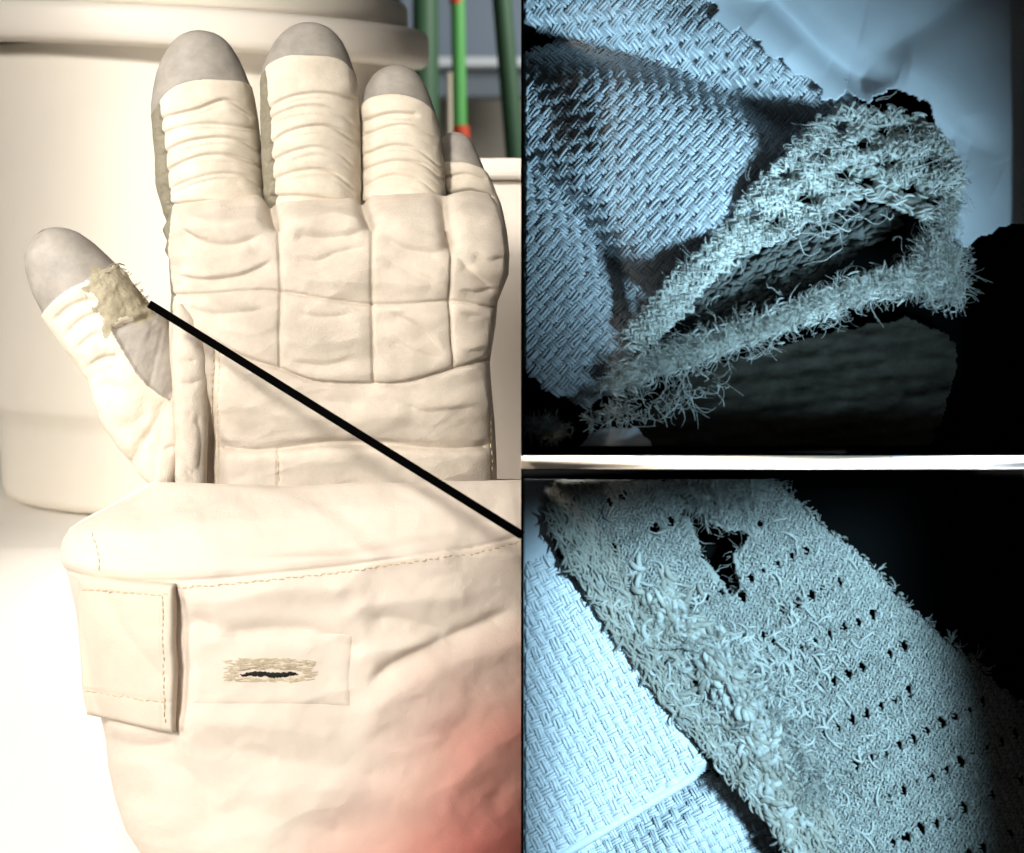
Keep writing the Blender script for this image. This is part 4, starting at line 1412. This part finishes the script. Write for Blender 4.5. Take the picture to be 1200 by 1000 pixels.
def fr_amt(x, y):
    u_ = (x - fray_c[0]) * 0.5 + (y - fray_c[1]) * 0.866
    v_ = (x - fray_c[0]) * 0.866 - (y - fray_c[1]) * 0.5
    return np.exp(-((u_ / 95) ** 2 + (v_ / 62) ** 2))


rE = smooth_line(rightE, 6)
dR, _ = line_dist(HC[:, 0], HC[:, 1], rE)
lE = smooth_line(leftE, 6)
dL, _ = line_dist(HC[:, 0], HC[:, 1], lE)
hk = inside(HC[:, 0], HC[:, 1], polyK) & (dR > 28) & (dL > 30) & (fr_amt(HC[:, 0], HC[:, 1]) < 0.30)
hk &= rng.random(len(HC)) < np.where(dL < 120, 0.45, 0.9)
HC = HC[hk]
HX = np.stack([rng.normal(900, 28, 34), rng.normal(800, 38, 34)], 1)
hs = np.concatenate([rng.uniform(0.65, 1.0, len(HC)), rng.uniform(0.4, 0.9, 34)])
HC = np.concatenate([HC, HX])
tearb = [(804, 600), (822, 595), (830, 610), (854, 619), (879, 620), (875, 642), (861, 652), (866, 668), (871, 688), (856, 703), (840, 680), (820, 652), (812, 626)]
tear = [(806, 602), (822, 597), (828, 612), (852, 622), (876, 622), (872, 640), (858, 650), (862, 668), (868, 686), (856, 700), (842, 678), (822, 650), (814, 625)]


def holes2(x, y):
    r = inside(x + 4 * fbm(x, y, 12, 2, 3), y + 4 * fbm(x, y, 12, 2, 5), tear)
    for (a_, b_), s_ in zip(HC, hs):
        du = (x - a_) * 0.97 - (y - b_) * 0.25
        dv = (x - a_) * 0.25 + (y - b_) * 0.97
        r |= (du / (5.6 * s_)) ** 2 + (dv / (8.4 * s_)) ** 2 < 1
    return r


RIDGE = [(760, 690), (815, 745), (858, 810), (893, 880), (925, 985)]


def HK(x, y):
    a_, _ = line_dist(x, y, rE)
    b_, _ = line_dist(x, y, lE)
    h = -34 + 46 * np.sqrt(1 - (1 - np.clip(a_ / 190, 0, 1)) ** 2)
    h = h + 5 * np.sqrt(np.clip(b_ / 14, 0, 1)) + 3 * fbm(x, y, 60, 3, 141)
    h = h + fr_amt(x, y) * (6 + 16 * fbm(x, y, 34, 3, 151))
    h = h - 10 * np.exp(-(b_ - 40) ** 2 / 500) * 0.4
    h = h + crease(x, y, [(905, 960), (950, 925), (1000, 900)], 9, 10, 16)
    h = h - crease(x, y, RIDGE, 13, 30) * (0.7 + 0.9 * fbm(x, y, 24, 2, 33))
    return h


kb = thing('knitted_band', (rx(950), DI + 50, rz(1015)), 'grey-white knitted band with rows of small holes and a worn frayed patch', 'knit fabric')
sheet('knit_ground', polyK, lambda x, y: HK(x, y) - 1.6, BOX2, M['knitb'], kb, 2.4, holes=holes2, jag=3, seed=21, thick=8)
# regular stitches
pi_, pj_ = np.meshgrid(np.arange(-110, 110), np.arange(-80, 80))
pi_, pj_ = pi_.ravel(), pj_.ravel()
C = np.array([1012.5, 834.0]) + (pi_[:, None] + 0.5) * 4.2 * e1 + (pj_[:, None] + 0.5 * (pi_[:, None] % 2)) * 7.6 * e2
C = C + rng.normal(0, 0.7, C.shape)
k = inside(C[:, 0], C[:, 1], polyK) & (C[:, 0] < 1222) & (C[:, 1] < 1020) & (C[:, 1] > 548)
C, pi2 = C[k], pi_[k]
k = ~(holes2(C[:, 0], C[:, 1]) | holes2(C[:, 0] + 2, C[:, 1] + 5) | holes2(C[:, 0] - 2, C[:, 1] - 5))
b_, _ = line_dist(C[:, 0], C[:, 1], lE)
k &= ~inside(C[:, 0], C[:, 1], tearb)
k &= (fr_amt(C[:, 0], C[:, 1]) < 0.55 + 0.2 * rng.random(len(C))) & (b_ > 40 + 25 * fbm(C[:, 0], C[:, 1], 40, 2, 6))
C, pi2 = C[k], pi2[k]
ang = math.atan2(e2[1], e2[0]) + np.where(pi2 % 2 == 0, 0.30, -0.30) + rng.normal(0, 0.10, len(C))
rows = []
for j_ in np.arange(-75, 60):
    o_ = np.array([1012.5, 834.0]) + (j_ + 0.5) * 5.0 * e2
    rows.append(np.stack([o_ + t_ * e1 for t_ in np.linspace(-420, 420, 60)]) + rng.normal(0, 0.35, (60, 2)))


def keep_k(x, y):
    b__, _ = line_dist(x, y, lE)
    return (inside(x, y, polyK) & ~holes2(x, y) & ~inside(x, y, tearb) & (x < 1222) & (y < 1020) & (y > 556)
            & (fr_amt(x, y) < 0.70 + 0.3 * rng.random(len(x))) & (b__ > 30 + 25 * fbm(x, y, 40, 2, 6)))


strand_rows('knit_loops', rows, 2.5, 9.3, HK, BOX2, M['knit'], kb, keep_k, nfil=3, fr=0.85, spread=1.2, lift=0.0, M_=7, step=1.55, phase=0.5)
C2 = C[rng.random(len(C)) < 0.07]
pts, rad = fibres(Q(C2[:, 0], C2[:, 1], HK(C2[:, 0], C2[:, 1]) + 2.5), np.stack([rng.normal(0, 1, len(C2)), rng.normal(0, .25, len(C2)), rng.normal(0.8, 1, len(C2))], 1), rng.uniform(6, 14, len(C2)), 5, 0.9, 0.2, 0.45)
lo, hi = Q(BOX2[0], BOX2[3], 0), Q(BOX2[1], BOX2[2], 0)
pts[..., 0] = np.clip(pts[..., 0], lo[0], hi[0])
pts[..., 2] = np.clip(pts[..., 2], lo[2], hi[2])
V, F = tubes(pts, rad, 4)
mesh_obj('surface_fuzz', V, F, M['knit'], kb, kind='stuff')
# dirty selvedge on the left
C = scatter(polyK, 9000, (613, 1218, 553, 1018))
b_, _ = line_dist(C[:, 0], C[:, 1], lE)
C = C[(b_ < 58 + 40 * fbm(C[:, 0], C[:, 1], 40, 2, 6)) & ~holes2(C[:, 0], C[:, 1])][:1500]
ang = math.radians(62) + rng.normal(0, 0.55, len(C))
yarn_bits('selvedge_yarn', C, ang, rng.uniform(10, 24, len(C)), rng.uniform(2.0, 4.0, len(C)), HK, BOX2, M['edge'], kb, sag=0.6, jit=0.12, lift=0.5)
# matted clumps along the worn ridge
rl = smooth_line(RIDGE, 12)
C = rl[rng.integers(0, len(rl), 330)] + rng.normal(0, 17, (330, 2))
C = C[inside(C[:, 0], C[:, 1], polyK) & (C[:, 1] < 1008)]
for mk_, sl_ in ((M['knit'], slice(0, None, 2)), (M['edge'], slice(1, None, 2))):
    c_ = C[sl_]
    yarn_bits('matted_clump', c_, rng.normal(1.0, 0.7, len(c_)), rng.uniform(12, 28, len(c_)), rng.uniform(3.5, 8.0, len(c_)), HK, BOX2, mk_, kb, sag=0.5, jit=0.14, lift=1.0, flat=0.7, nseg=8)
# worn patch
C = rng.normal(0, 1, (5000, 2)) * [85, 55]
C = np.stack([fray_c[0] + C[:, 0] * 0.5 + C[:, 1] * 0.866, fray_c[1] + C[:, 0] * 0.866 - C[:, 1] * 0.5], 1)
C = C[inside(C[:, 0], C[:, 1], polyK) & ~inside(C[:, 0], C[:, 1], [(780, 580), (900, 580), (900, 720), (840, 730), (780, 650)])]
C = C[(C[:, 1] > 556) & (C[:, 1] < 1015)][:420]
Cw = C[::2] + rng.normal(0, 6, C[::2].shape)
yarn_bits('worn_dark_yarn', Cw, np.where(rng.random(len(Cw)) < .6, 1.13, -0.44) + rng.normal(0, 0.35, len(Cw)), rng.uniform(10, 24, len(Cw)), rng.uniform(1.6, 3.0, len(Cw)), HK, BOX2, mat('worn_dark_yarn', (0.24, 0.23, 0.21), noise=0.4, nscale=7), kb, sag=0.6, jit=0.2, lift=1.0)
yarn_bits('worn_yarn', C, np.where(rng.random(len(C)) < .6, 1.13, -0.44) + rng.normal(0, 0.35, len(C)), rng.uniform(12, 30, len(C)), rng.uniform(1.8, 3.6, len(C)), HK, BOX2, M['knit'], kb, sag=0.7, jit=0.2, lift=1.5)
fibre_cloud('worn_fibres', [(800, 725), (840, 760), (885, 810), (930, 870), (960, 930)], [24, 40, 46, 36, 24], [8, 10, 11, 10, 8], 2000, (16, 54), BOX2, M['knit'], kb, r=(0.28, 0.55), curl=1.1, nseg=12, bundle=2)
fibre_cloud('tear_fibres', tear + tear[:1], [8] * 5, [0] * 5, 160, (8, 22), BOX2, M['knit'], kb, r=(0.3, 0.55), bundle=1, nseg=9, curl=0.7)
fibre_cloud('tuft', [(800, 574), (838, 580), (880, 572)], [14, 18, 16], [4, 10, 6], 1300, (16, 40), BOX2, M['knit'], kb, r=(0.35, 0.7), curl=0.5, dirbias=(0.5, -0.3), bundle=3)
fibre_cloud('edge_fibres', rightE[1:-1], [8] * 4, [-26] * 4, 300, (6, 16), BOX2, M['knit'], kb, r=(0.5, 0.9))
fibre_cloud('edge_fibres', leftE[1:-1], [9] * 4, [-22] * 4, 600, (8, 22), BOX2, M['edge'], kb, r=(0.6, 1.2))

for ob in bpy.data.objects:
    if '_b' in ob:
        del ob['_b']
